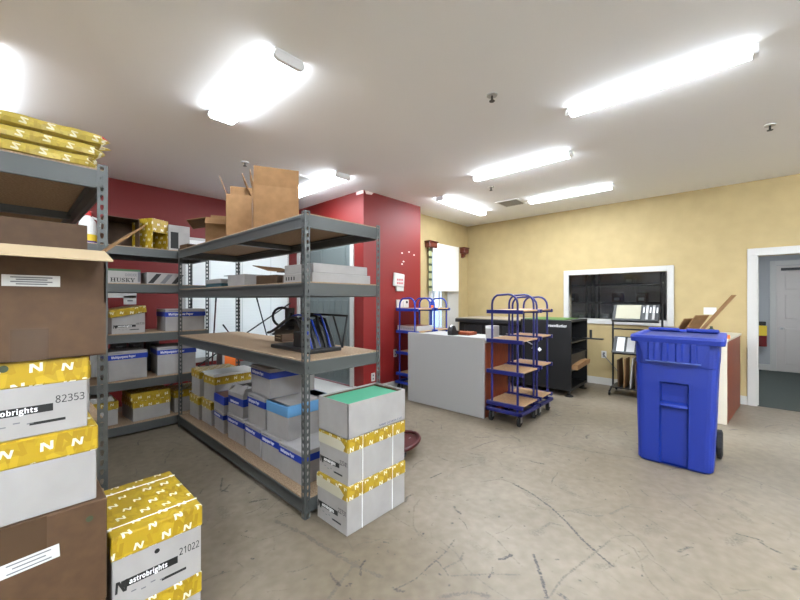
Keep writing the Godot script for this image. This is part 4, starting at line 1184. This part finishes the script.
	for q in [[-0.5, -0.15], [-0.08, 0.2], [0.25, 0.5]]:
		box_part("door_panel", Vector3(-0.43, 0.68, q[0]), Vector3(-0.419, 0.98, q[1]), M.black_satin, mlow, 0.004)
		st = mb()
		tube(st, [Vector3(-0.43, 0.86, q[0] + 0.08), Vector3(-0.46, 0.86, q[0] + 0.08), Vector3(-0.46, 0.86, q[0] + 0.2), Vector3(-0.43, 0.86, q[0] + 0.2)], 0.007, 6)
		obj("handle", st, M.steel, mlow)
	for s in [[-0.36, -0.55], [-0.36, 0.48], [0.36, -0.55], [0.36, 0.48]]: box_part("foot", Vector3(s[0] - 0.04, 0, s[1] - 0.04), Vector3(s[0] + 0.04, 0.062, s[1] + 0.04), M.rubber, mlow)
	var mt := thing("printer_cabinet", "tall black machine cabinet with open paper shelves by the yellow wall", "machine", Vector3(5.95, 0, -2.12))
	var X0 := -0.40; var X1 := 0.40; var Z0 := -0.38; var Z1 := 0.38
	st = mb()
	bx(st, Vector3(X0, 0.09, Z0), Vector3(X0 + 0.03, 1.12, Z1), 0.004)
	bx(st, Vector3(X1 - 0.03, 0.09, Z0), Vector3(X1, 1.12, Z1), 0.004)
	bx(st, Vector3(X0 + 0.03, 0.09, Z0), Vector3(X1 - 0.03, 1.12, Z0 + 0.03))
	bx(st, Vector3(X0 + 0.03, 1.09, Z0 + 0.03), Vector3(X1 - 0.03, 1.12, Z1), 0.003)
	bx(st, Vector3(X0 + 0.03, 0.09, Z0 + 0.03), Vector3(X1 - 0.03, 0.13, Z1))
	obj("body", st, M.black, mt)
	box_part("top_sheet", Vector3(X0 + 0.06, 1.12, Z0 + 0.04), Vector3(X1 - 0.05, 1.128, Z1 - 0.12), mat(Color(0.27, 0.42, 0.16), 0.6), mt)
	for y in [0.78, 0.60, 0.37]: box_part("shelf", Vector3(X0 + 0.03, y, Z0 + 0.03), Vector3(X1 - 0.03, y + 0.018, Z1 - 0.01), M.black_satin, mt)
	box_part("inner_panel", Vector3(X0 + 0.03, 0.45, Z1 - 0.04), Vector3(X1 - 0.03, 0.60, Z1 - 0.02), M.black_satin, mt)
	st = mb()
	extrude(st, [Vector2(-0.30, 0.0), Vector2(0.30, 0.03), Vector2(0.34, 0.09), Vector2(0.12, 0.10), Vector2(-0.28, 0.07)], Vector3(0, 0, 0.28), Vector3(0, 0.392, Z1 - 0.22))
	obj("brown_paper", st, M.card, mt)
	box_part("tray_bar", Vector3(0.28, 0.80, Z1 - 0.06), Vector3(0.33, 0.822, Z1 + 0.25), M.black_satin, mt)
	box_part("tray_post", Vector3(0.29, 0.82, Z1 + 0.06), Vector3(0.32, 0.95, Z1 + 0.09), M.black_satin, mt)
	st = mb()
	bx(st, Vector3(0, -0.024, -0.024), Vector3(0.004, 0.024, 0.024), 0.0, Transform3D(Basis(Vector3.RIGHT, PI / 4), Vector3(X0 - 0.003, 0.66, -0.08)))
	obj("diamond_badge", st, M.white_print, mt)
	st = mb()
	tube(st, [Vector3(X0 - 0.004, 0.79, -0.30), Vector3(X0 - 0.03, 0.78, -0.28), Vector3(X0 - 0.03, 0.74, -0.20), Vector3(X0 - 0.01, 0.72, -0.17), Vector3(X0 - 0.006, 0.66, -0.20)], 0.008, 6)
	obj("latch", st, M.steel, mt)
	words(mt, "GreenButler", 0.04, Vector3(X0 - 0.001, 1.035, 0.17), "nx", M.white_print, 0.30)
	for s in [[X0 + 0.06, Z1 - 0.05], [X1 - 0.06, Z1 - 0.05], [X0 + 0.06, Z0 + 0.05], [X1 - 0.06, Z0 + 0.05]]:
		st = mb()
		lathe(st, [Vector2(0, 0), Vector2(0.06, 0), Vector2(0.06, 0.014), Vector2(0.02, 0.03), Vector2(0.02, 0.092), Vector2(0, 0.092)], 14, Transform3D(Basis.IDENTITY, Vector3(s[0], 0, s[1])))
		obj("levelling_foot", st, M.black, mt)
	# display rack below the interior window
	var r := thing("display_rack", "black wheeled display rack with tilted trays under the interior window", "rack", Vector3(6.32, 0, -1.06))
	for s in [-0.31, 0.31]:
		st = mb()
		tube(st, [Vector3(0, 0.08, s), Vector3(0, 1.34, s)], 0.014, 8)
		obj("upright", st, M.black, r)
		st = mb()
		tube(st, [Vector3(-0.22, 0.06, s), Vector3(-0.10, 0.10, s), Vector3(0.10, 0.10, s), Vector3(0.22, 0.06, s)], 0.014, 8)
		obj("base_leg", st, M.black, r)
		for q in [-0.22, 0.22]:
			st = mb()
			wheel(st, Vector3(q, 0.03, s), 0.03, 0.024, Vector3.BACK)
			obj("caster_wheel", st, M.rubber, r)
	for q in [[1.18, 0.06], [0.98, 0.02], [0.72, 0.02], [0.11, 0.02]]:
		st = mb()
		tube(st, [Vector3(0, q[0], -0.31), Vector3(0, q[0], 0.31)], 0.012, 8)
		obj("cross_rail", st, M.black, r)
	for q in [1.16, 0.68]:
		st = mb()
		bx(st, Vector3(-0.02, -0.14, -0.29), Vector3(0.01, 0.14, 0.29), 0.003, Transform3D(Basis(Vector3.BACK, -0.55), Vector3(-0.06, q + 0.06, 0)))
		bx(st, Vector3(-0.07, -0.16, -0.29), Vector3(-0.02, -0.13, 0.29), 0.003, Transform3D(Basis(Vector3.BACK, -0.55), Vector3(-0.06, q + 0.06, 0)))
		obj("tray", st, M.black, r)
	box_part("bottom_tray", Vector3(-0.20, 0.115, -0.30), Vector3(0.16, 0.13, 0.30), M.black_satin, r)
	var tilt := Transform3D(Basis(Vector3.BACK, -0.55), Vector3(6.32 - 0.06, 1.22, -1.06))
	var pc := thing("sample_card", "cream card leaning in the upper tray of the display rack", "card")
	st = mb()
	bx(st, Vector3(-0.026, -0.10, -0.25), Vector3(-0.020, 0.13, 0.06), 0.0, tilt)
	obj("sheet", st, mat(Color(0.62, 0.60, 0.52), 0.7), pc)
	for k in 5:
		var bk2 := thing("sample_book", ["black", "grey"][k % 2] + " sample booklet in the upper tray, " + ["next to the cream card", "second from the cream card", "third from the cream card", "fourth from the cream card", "farthest from the cream card"][k], "booklet", Vector3.ZERO, 0, "booklets in the upper tray")
		st = mb()
		var z := 0.085 + k * 0.04
		bx(st, Vector3(-0.030, -0.12, z), Vector3(-0.0205, 0.13, z + 0.03), 0.0, tilt)
		obj("cover", st, M.black_satin if k % 2 == 0 else M.grey_laminate, bk2)
		st = mb()
		bx(st, Vector3(-0.0315, 0.0, z + 0.006), Vector3(-0.0298, 0.09, z + 0.024), 0.0, tilt)
		obj("cover_label", st, M.paper, bk2)
	var tilt2 := Transform3D(Basis(Vector3.BACK, -0.55), Vector3(6.32 - 0.06, 0.74, -1.06))
	for k in 4:
		var bk3 := thing("brochure", ["white", "grey"][k % 2] + " brochure leaning in the middle tray, " + ["first", "second", "third", "last"][k] + " from the machine side", "brochure", Vector3.ZERO, 0, "brochures in the middle tray")
		st = mb()
		var z := -0.24 + k * 0.13
		bx(st, Vector3(-0.027, -0.12, z), Vector3(-0.0205, 0.12, z + 0.10), 0.0, tilt2)
		obj("sheet", st, M.paper if k % 2 == 0 else M.grey_laminate, bk3)
	for k in 6:
		var bd := thing("board_sample", ["dark brown", "tan", "grey"][k % 3] + " upright board sample in the display rack base" + [" nearest the machine", " nearest the cabinet"][k / 3], "board", Vector3(6.30, 0.131, -1.27 + k * 0.075), 0, "upright boards in the display rack")
		st = mb()
		bx(st, Vector3(-0.16, 0, 0), Vector3(0.14, 0.40 + 0.02 * (k % 3), 0.02), 0.002, Transform3D(Basis(Vector3.RIGHT, 0.05 * (k % 3) - 0.03), Vector3.ZERO))
		obj("board", st, [M.card2, M.card, M.grey_laminate][k % 3], bd)
	# storage cabinet behind the bin
	var cb := thing("storage_cabinet", "red-brown sided cabinet with cream front behind the blue bin", "cabinet", Vector3(6.143, 0, -0.438), -6)
	var cx0 := -0.57; var cx1 := 0.60
	box_part("body", Vector3(cx0 + 0.02, 0.0, -0.12), Vector3(cx1, 0.945, 0.44), M.mahogany, cb, 0.003)
	box_part("front_panel", Vector3(cx0, 0.0, -0.12), Vector3(cx0 + 0.02, 0.945, 0.442), mat(Color(0.80, 0.77, 0.70), 0.5), cb, 0.002)
	box_part("worktop", Vector3(cx0 - 0.005, 0.945, -0.13), Vector3(cx1, 0.975, 0.452), mat(Color(0.80, 0.77, 0.70), 0.45), cb, 0.004)
	# cardboard leaning on the cabinet
	var cbd := thing("cardboard_sheet", "bent brown cardboard with raised flaps standing on the cabinet", "cardboard", Vector3(6.0, 0.976, -0.34))
	st = mb()
	var L1 := Transform3D(Basis(Vector3.UP, 0.3) * Basis(Vector3.RIGHT, 0.62), Vector3(0.0, 0.0, 0.0))
	bx(st, Vector3(-0.05, 0, -0.004), Vector3(0.09, 0.62, 0.004), 0.0, L1)
	obj("long_sheet", st, M.card, cbd)
	st = mb()
	bx(st, Vector3(-0.18, 0, -0.004), Vector3(0.12, 0.30, 0.004), 0.0, Transform3D(Basis(Vector3.UP, -0.4) * Basis(Vector3.RIGHT, 0.55), Vector3(-0.1, 0.0, -0.08)))
	obj("flap", st, M.card, cbd)
	st = mb()
	bx(st, Vector3(-0.14, 0, -0.004), Vector3(0.12, 0.24, 0.004), 0.0, Transform3D(Basis(Vector3.UP, -0.4) * Basis(Vector3.RIGHT, 0.50), Vector3(-0.1, 0.0, -0.17)))
	obj("flap", st, M.card, cbd)
	var ws := thing("paper_notice", "white paper fixed on the yellow wall above the cabinet", "paper", gx(710, 311, XR))
	box_part("sheet", Vector3(-0.003, -0.05, -0.07), Vector3(-0.001, 0.05, 0.07), M.paper, ws)
	for k in 2:
		var sp := thing(["spray_bottle", "tape_roll"][k], ["small dark green bottle on the cabinet edge behind the bin", "small orange roll on the cabinet edge behind the bin"][k], ["bottle", "roll"][k], Vector3(5.62 + 0.10 * (1 - k), 0.976, -0.20 + 0.13 * k))
		st = mb()
		if k == 0: lathe(st, [Vector2(0, 0), Vector2(0.035, 0), Vector2(0.037, 0.05), Vector2(0.045, 0.07), Vector2(0.03, 0.095), Vector2(0.014, 0.105), Vector2(0.014, 0.13), Vector2(0, 0.13)], 14)
		else: lathe(st, [Vector2(0.018, 0), Vector2(0.038, 0), Vector2(0.038, 0.04), Vector2(0.018, 0.04), Vector2(0.018, 0)], 16)
		obj("body", st, M.green_dark if k == 0 else M.orange, sp)
	build_bin()
	# red dolly on the floor behind the carton stack
	var dl := thing("floor_dolly", "low red steel dolly on the floor behind the three stacked cartons", "dolly", Vector3(2.47, 0, -2.30), 0)
	st = mb()
	var ring := []
	for i in 20:
		var a := TAU * i / 20.0
		ring.append(Vector3(0.28 * cos(a) , 0.10, 0.17 * sin(a)).rotated(Vector3.UP, 0.25))
	tube(st, ring, 0.018, 8, true)
	obj("rim", st, M.red_steel, dl)
	st = mb()
	var pl := []
	for p in ring: pl.append(p * 0.96 + Vector3(0, -0.012, 0))
	pl.reverse()
	face(st, pl)
	var pl2 := []
	for p in ring: pl2.append(p * 0.96 + Vector3(0, -0.018, 0))
	face(st, pl2)
	obj("plate", st, M.red_steel, dl)
	for i in 4:
		var a := TAU * i / 4.0 + 0.5
		var cw := Vector3(0.18 * cos(a), 0.035, 0.11 * sin(a)).rotated(Vector3.UP, 0.25)
		st = mb()
		wheel(st, cw, 0.035, 0.025, Vector3(0, 0, 1))
		obj("caster_wheel", st, M.rubber, dl)
		box_part("caster_fork", cw + Vector3(-0.015, 0.0, -0.018), cw + Vector3(0.015, 0.055, -0.014), M.steel, dl)

func bin_ring(y: float, x0: float, x1: float, hz: float, cz: float, r: float, notch: float) -> Array:
	var pts := []
	var nz := 0.088
	# front edge (x0) from -z to +z with the channel, then round the other sides
	pts.append(Vector3(x0, y, cz - nz - 0.012)); pts.append(Vector3(x0 + notch, y, cz - nz)); pts.append(Vector3(x0 + notch, y, cz + nz)); pts.append(Vector3(x0, y, cz + nz + 0.012))
	for c in [[x0 + r, cz + hz - r, PI], [x1 - r, cz + hz - r, PI / 2], [x1 - r, cz - hz + r, 0.0], [x0 + r, cz - hz + r, -PI / 2]]:
		for k in 5:
			var a: float = c[2] - PI / 2 * k / 4.0
			pts.append(Vector3(c[0] + r * cos(a), y, c[1] + r * sin(a)))
	return pts
func loft(st: SurfaceTool, rings: Array) -> void:
	for i in rings.size() - 1:
		var n: int = rings[i].size()
		for k in n:
			var j := (k + 1) % n
			face(st, [rings[i][k], rings[i][j], rings[i + 1][j], rings[i + 1][k]])
func build_bin() -> void:
	var t := thing("wheeled_bin", "large blue wheeled recycling bin with closed ribbed lid", "bin", Vector3(3.82, 0, -0.37))
	var st := mb()
	var rings := [bin_ring(0.0, 0.03, 0.52, 0.245, -0.01, 0.06, 0.03), bin_ring(0.02, 0.015, 0.54, 0.26, -0.01, 0.06, 0.035), bin_ring(0.50, 0.0, 0.60, 0.272, -0.005, 0.06, 0.035), bin_ring(0.515, 0.0, 0.60, 0.272, -0.005, 0.06, 0.012), bin_ring(0.535, 0.0, 0.605, 0.273, -0.005, 0.06, 0.012), bin_ring(0.55, 0.0, 0.605, 0.273, -0.005, 0.06, 0.045), bin_ring(0.60, 0.0, 0.61, 0.274, -0.004, 0.06, 0.045), bin_ring(0.70, -0.004, 0.62, 0.276, -0.004, 0.06, 0.035), bin_ring(0.72, -0.004, 0.62, 0.277, -0.004, 0.06, 0.0), bin_ring(0.86, 0.0, 0.64, 0.279, 0, 0.06, 0.0), bin_ring(0.865, -0.003, 0.645, 0.283, 0, 0.06, 0.0), bin_ring(1.06, -0.006, 0.66, 0.288, 0, 0.06, 0.0)]
	loft(st, rings)
	var bot: Array = rings[0].duplicate()
	bot.reverse()
	face(st, bot)
	obj("body", st, M.blue_bin, t)
	st = mb()
	loft(st, [bin_ring(1.055, -0.055, 0.69, 0.315, 0.005, 0.05, 0.0), bin_ring(1.06, -0.064, 0.69, 0.318, 0.005, 0.05, 0.0), bin_ring(1.095, -0.070, 0.695, 0.322, 0.005, 0.05, 0.0), bin_ring(1.115, -0.062, 0.69, 0.315, 0.005, 0.05, 0.0), bin_ring(1.118, 0.0, 0.65, 0.27, 0.005, 0.05, 0.0), bin_ring(1.106, 0.02, 0.63, 0.25, 0.005, 0.05, 0.0)])
	face(st, bin_ring(1.106, 0.02, 0.63, 0.25, 0.005, 0.05, 0.0))
	var u: Array = bin_ring(1.055, -0.055, 0.69, 0.315, 0.005, 0.05, 0.0)
	u.reverse(); face(st, u)
	obj("lid", st, M.blue_bin, t)
	# trapezoid skirt hanging from the lid with vertical ribs
	st = mb()
	extrude(st, [Vector2(-0.262, 0), Vector2(0.242, 0), Vector2(0.178, -0.19), Vector2(-0.198, -0.19)], Vector3(0.05, 0, 0), Vector3(-0.062, 1.09, 0), Vector3.BACK, Vector3.UP)
	obj("skirt", st, M.blue_bin, t)
	st = mb()
	bx(st, Vector3(-0.066, 0.893, -0.197), Vector3(-0.02, 0.905, 0.177), 0.003)
	obj("worn_edge", st, mat(Color(0.30, 0.38, 0.66), 0.6), t)
	for k in 4:
		st = mb()
		var z := -0.155 + k * 0.095
		extrude(st, [Vector2(-0.026, 0), Vector2(-0.014, -0.014), Vector2(0.014, -0.014), Vector2(0.026, 0)], Vector3(0, 0.15, 0), Vector3(-0.0618, 0.908, z), Vector3.BACK, Vector3.RIGHT)
		obj("rib", st, M.blue_bin, t)
	st = mb()
	bx(st, Vector3(-0.012, 0.505, -0.10), Vector3(0.022, 0.535, 0.09), 0.008)
	obj("grab_bar", st, M.blue_bin, t)
	# hinge bars at the back of the lid
	for q in [[-0.27, -0.02], [0.03, 0.27]]:
		st = mb()
		bx(st, Vector3(0.60, 1.112, q[0]), Vector3(0.66, 1.145, q[1]), 0.008)
		obj("hinge", st, M.blue_bin, t)
	st = mb()
	tube(st, [Vector3(0.70, 1.09, -0.26), Vector3(0.76, 1.11, -0.26), Vector3(0.76, 1.11, 0.26), Vector3(0.70, 1.09, 0.26)], 0.016, 8)
	obj("handle", st, M.blue_bin, t)
	for s in [-1.0, 1.0]:
		st = mb()
		wheel(st, Vector3(0.53, 0.125, s * 0.275), 0.125, 0.045, Vector3.BACK)
		obj("wheel", st, M.rubber, t)
	st = mb()
	tube(st, [Vector3(0.53, 0.125, -0.27), Vector3(0.53, 0.125, 0.27)], 0.012, 8)
	obj("axle", st, M.steel, t)

func outlet(label: String, at: Vector3, facing: String) -> void:
	var t := thing("wall_outlet", label, "outlet", at, {"nx": -90.0, "pz": 0.0}[facing])
	box_part("plate", Vector3(-0.038, -0.06, 0.0), Vector3(0.038, 0.06, 0.006), M.trim, t, 0.002)
	for y in [-0.025, 0.025]:
		box_part("socket", Vector3(-0.014, y - 0.014, 0.0055), Vector3(0.014, y + 0.014, 0.0072), M.grey_print, t)

func build_small() -> void:
	var st: SurfaceTool
	# window shade with carved brackets
	var s0 := gz(433, 243, ZY + 0.09); var s1 := gz(458.5, 247, ZY + 0.09)
	var sb := gz(445, 291.5, ZY + 0.09).y
	var sh := thing("fabric_shade", "cream fabric shade hanging over the window in the yellow wall", "shade", Vector3((s0.x + s1.x) / 2, sb, ZY + 0.09))
	var hw := (s1.x - s0.x) / 2
	var ht := (s0.y + s1.y) / 2 - sb
	box_part("cloth", Vector3(-hw, 0.03, -0.006), Vector3(hw, ht, 0.006), M.shade, sh)
	box_part("hem_bar", Vector3(-hw, 0.0, -0.010), Vector3(hw, 0.035, 0.010), M.shade, sh, 0.004)
	for i in 6: box_part("stack_cord", Vector3(-hw - 0.09, 0.06 + i * 0.14, -0.03), Vector3(-hw - 0.005, 0.10 + i * 0.14, -0.02), M.green_dark, sh)
	box_part("side_strip", Vector3(-hw - 0.09, 0.0, -0.034), Vector3(-hw - 0.002, ht, -0.030), M.label_green if M.has("label_green") else mat(Color(0.62, 0.62, 0.45), 0.8), sh)
	for q in [[429, 246, 0], [462, 252, 1]]:
		var p := gz(q[0], q[1], ZY)
		var br := thing("curtain_bracket", ["carved red-brown curtain bracket beside the red bump-out", "carved red-brown curtain bracket near the room corner"][q[2]], "bracket", Vector3(p.x, p.y, ZY))
		var bw2: float = [0.13, 0.09][q[2]]
		box_part("block", Vector3(-bw2, -0.04, 0), Vector3(bw2 * 0.9, 0.06, 0.12), M.wood_dark, br, 0.012)
		st = mb()
		extrude(st, [Vector2(0, -0.04), Vector2(0.09, -0.04), Vector2(0.06, -0.07), Vector2(0.065, -0.10), Vector2(0.0, -0.13)], Vector3(bw2 * 0.8, 0, 0), Vector3(-bw2 * 0.4, 0, 0), Vector3.BACK, Vector3.UP)
		obj("scroll", st, M.wood_dark, br)
		box_part("cap", Vector3(-bw2 - 0.015, 0.06, 0), Vector3(bw2, 0.085, 0.135), M.wood_dark, br, 0.008)
	# fittings on the bump-out
	var hp := gz(398, 283, ZP)
	var pf := thing("wall_phone", "white wall phone with keypad on the red bump-out", "phone", hp, 0)
	st = mb()
	bx(st, Vector3(-0.13, -0.06, 0.0), Vector3(0.11, 0.15, 0.045), 0.012, Transform3D(Basis(Vector3.BACK, -0.08), Vector3.ZERO))
	obj("body", st, M.trim, pf)
	box_part("base", Vector3(-0.06, -0.13, 0.0), Vector3(0.11, -0.05, 0.03), M.trim, pf, 0.006)
	for i in 6: box_part("key", Vector3(-0.07 + 0.05 * (i % 3), -0.02 + 0.055 * int(i / 3), 0.0448), Vector3(-0.04 + 0.05 * (i % 3), 0.01 + 0.055 * int(i / 3), 0.050), mat(Color(0.72, 0.35, 0.38), 0.6), pf)
	var th := thing("thermostat", "pale thermostat box with black dial under the wall phone", "thermostat", gz(402, 304, ZP))
	box_part("body", Vector3(-0.15, -0.06, 0), Vector3(0.0, 0.07, 0.03), mat(Color(0.68, 0.64, 0.62), 0.5), th, 0.005)
	box_part("cover", Vector3(0.0, -0.06, 0), Vector3(0.13, 0.07, 0.034), M.trim, th, 0.005)
	st = mb()
	wheel(st, Vector3(0.08, 0.03, 0.036), 0.022, 0.006, Vector3.BACK)
	obj("dial", st, M.black_print, th)
	for q in [[402, 253], [409, 252], [403.5, 261.5], [402, 264], [414, 255]]:
		var p := gz(q[0], q[1], ZP)
		var ch := thing("plaster_patch", "small pale plaster chip in the red paint above the wall phone", "patch", p, 0, "plaster chips on the bump-out")
		st = mb()
		extrude(st, [Vector2(-0.018, -0.008), Vector2(0.012, -0.012), Vector2(0.022, 0.004), Vector2(0.004, 0.012), Vector2(-0.016, 0.008)], Vector3(0, 0, 0.0015), Vector3(0, 0, 0.0))
		obj("chip", st, M.chalk, ch)
	var pa := thing("plaster_patch", "bare white plaster where the paint ends at the bump-out top corner", "patch", Vector3(XP, HC - 0.02, ZP))
	box_part("chip", Vector3(-0.0015, -0.03, -0.16), Vector3(0.0, 0.018, 0.0), M.chalk, pa)
	st = mb()
	extrude(st, [Vector2(0.02, 0.018), Vector2(0.20, 0.018), Vector2(0.16, -0.02), Vector2(0.05, -0.03)], Vector3(0, 0, 0.0015), Vector3.ZERO)
	obj("chip", st, M.chalk, pa)
	outlet("white outlet on the red bump-out behind the blue cart", gz(395, 353, ZP), "pz")
	outlet("white outlet low on the red bump-out beside the grey door", gz(373, 377, ZP), "pz")
	outlet("white outlet on the yellow wall with a grey cord", gx(604, 354.5, XR), "nx")
	var oc := gx(604, 354.5, XR)
	st = mb()
	tube(st, [oc + Vector3(-0.03, 0.0, 0.0), oc + Vector3(-0.05, -0.03, 0.03), oc + Vector3(-0.05, -0.16, 0.14), oc + Vector3(-0.06, -0.28, 0.24), oc + Vector3(-0.08, -0.45, 0.34)], 0.006, 6)
	tube(st, [oc + Vector3(-0.008, 0.015, 0.0), oc + Vector3(-0.035, 0.01, 0.0)], 0.016, 8)
	tag(obj("power_cord", st, M.grey_print), "grey power cord hanging from the outlet on the yellow wall", "cord")
	# corridor extinguisher
	var ep := gx(761.5, 335, 10.4)
	var ex := thing("fire_extinguisher", "red fire extinguisher with yellow tag on the corridor wall", "extinguisher", Vector3(10.3, ep.y - 0.22, ep.z))
	st = mb()
	lathe(st, [Vector2(0, 0), Vector2(0.07, 0), Vector2(0.075, 0.01), Vector2(0.075, 0.32), Vector2(0.05, 0.38), Vector2(0.022, 0.40), Vector2(0.022, 0.43), Vector2(0, 0.43)], 18)
	obj("cylinder", st, mat(Color(0.42, 0.04, 0.05), 0.5), ex)
	box_part("valve", Vector3(-0.03, 0.42, -0.05), Vector3(0.03, 0.50, 0.06), M.black, ex, 0.008)
	box_part("tag", Vector3(-0.085, 0.22, -0.06), Vector3(-0.079, 0.42, 0.07), M.label_yellow, ex)
	box_part("bracket", Vector3(0.06, 0.1, -0.03), Vector3(0.1, 0.3, 0.03), M.black, ex)
	# ceiling fittings
	for q in [[492, 95, "dark sprinkler head in the ceiling between the two front lights"], [770, 125, "sprinkler head in the ceiling before the doorway"], [491, 187, "sprinkler head in the ceiling beside the far vent"], [245, 162, "sprinkler head in the ceiling above the empty brown cartons"]]:
		var p := gy(q[0], q[1], HC)
		var sp := thing("sprinkler_head", q[2], "sprinkler", p)
		st = mb()
		lathe(st, [Vector2(0, -0.008), Vector2(0.04, -0.008), Vector2(0.042, 0.0)], 16)
		obj("escutcheon", st, M.steel, sp)
		st = mb()
		lathe(st, [Vector2(0, -0.05), Vector2(0.022, -0.05), Vector2(0.022, -0.046), Vector2(0.008, -0.044), Vector2(0.008, -0.008)], 12)
		obj("deflector", st, M.black_satin, sp)
	for q in [[511, 202.5, "square white air vent in the ceiling near the yellow corner"], [304, 181, "square air vent in the ceiling above the tall brown carton"]]:
		var p := gy(q[0], q[1], HC)
		var v := thing("ceiling_vent", q[2], "vent", p)
		st = mb()
		for s in [-1.0, 1.0]:
			bx(st, Vector3(-0.19, -0.012, s * 0.19), Vector3(0.19, 0, s * 0.16)); bx(st, Vector3(s * 0.19, -0.012, -0.16), Vector3(s * 0.16, 0, 0.16))
		obj("frame", st, M.fixture, v)
		box_part("backing", Vector3(-0.16, -0.001, -0.16), Vector3(0.16, 0.0, 0.16), M.black_satin, v)
		for k in 7:
			st = mb()
			bx(st, Vector3(-0.16, -0.014, -0.001), Vector3(0.16, 0.014, 0.001), 0.0, Transform3D(Basis(Vector3.RIGHT, 0.9), Vector3(0, -0.012, -0.135 + k * 0.045)))
			obj("slat", st, M.grey_laminate, v)
	# things standing behind the long shelving
	var lc := thing("low_cabinet", "dark low cabinet standing under the blinds behind the shelving", "cabinet", Vector3(2.35, 0, -5.22))
	box_part("body", Vector3(-0.55, 0, -0.25), Vector3(0.35, 0.50, 0.25), M.black_satin, lc, 0.004)
	box_part("door", Vector3(-0.53, 0.03, 0.249), Vector3(-0.11, 0.47, 0.262), M.grey_print, lc, 0.003)
	box_part("door", Vector3(-0.09, 0.03, 0.249), Vector3(0.33, 0.47, 0.262), M.grey_print, lc, 0.003)
	var ob := thing("orange_box", "orange and white printed box on the low cabinet under the blinds", "box", Vector3(2.07, 0.50, -5.14))
	box_part("body", Vector3(-0.12, 0, -0.1), Vector3(0.12, 0.22, 0.1), M.white_card, ob, 0.003)
	box_part("print_panel", Vector3(-0.09, 0.005, 0.0995), Vector3(0.118, 0.215, 0.1012), M.orange, ob)
	var poles := [[[257, 299], [267, 336], "thin black pole leaning crosswise behind the shelving"], [[289, 304], [245, 334], "thin dark rod crossing the black pole behind the shelving"], [[216, 299], [214, 333], "red-brown broom handle leaning on the blinds"], [[224, 326], [230, 334], "short red-tipped stick leaning under the blinds"]]
	for q in poles:
		var zo: float = 0.06 if q[0][0] == 289 else 0.0
		var a := gz(q[0][0], q[0][1], -5.86 + zo); var b := gz(q[1][0], q[1][1], -5.81 + zo)
		var dv := (b - a).normalized()
		b = a + dv * ((a.y - 0.012) / -dv.y)
		var po := thing("pole", q[2], "pole")
		st = mb()
		tube(st, [a, b], 0.011, 8)
		obj("rod", st, M.red_steel if "red" in q[2] else M.black, po)
		st = mb()
		tube(st, [a - dv * 0.03, a + dv * 0.05], 0.013, 8)
		obj("tip", st, M.black, po)
	# storeroom shelving seen through the interior window
	for k in 2:
		var ds := thing("storeroom_shelf", ["dark shelving beyond the interior window on the machine side", "dark shelving beyond the interior window on the doorway side"][k], "shelving", Vector3(8.9, 0, -3.0 + k * 1.35))
		for sx in [-0.2, 0.2]:
			for sz in [-0.6, 0.6]: box_part("post", Vector3(sx - 0.02, 0, sz - 0.02), Vector3(sx + 0.02, 2.2, sz + 0.02), M.black, ds)
		for y in [0.5, 0.95, 1.34, 1.72]: box_part("deck", Vector3(-0.2, y, -0.6), Vector3(0.2, y + 0.04, 0.6), M.rubber, ds)
		for j in 5:
			var yy: float = [0.99, 1.38, 1.76, 1.38, 0.99][j]
			var bb := thing("storeroom_box", ["pale grey", "brown"][j % 2] + [" box by the end post", " box inside the end post", " box standing alone", " box by the far post", " box at the far post"][j] + " on the " + ["inner", "doorward"][k] + " storeroom shelving, " + ["third", "upper", "top", "upper", "third"][j] + " deck", "box", Vector3(8.88, yy, -3.4 + k * 1.35 + j * 0.22), 0, "boxes in the storeroom")
			box_part("body", Vector3(-0.12, 0, -0.09), Vector3(0.12, 0.14 + 0.05 * (j % 2), 0.09), M.grey_laminate if j % 2 == 0 else M.card2, bb, 0.003)
			box_part("label_panel", Vector3(-0.1212, 0.03, -0.05), Vector3(-0.1195, 0.09, 0.05), M.paper, bb)
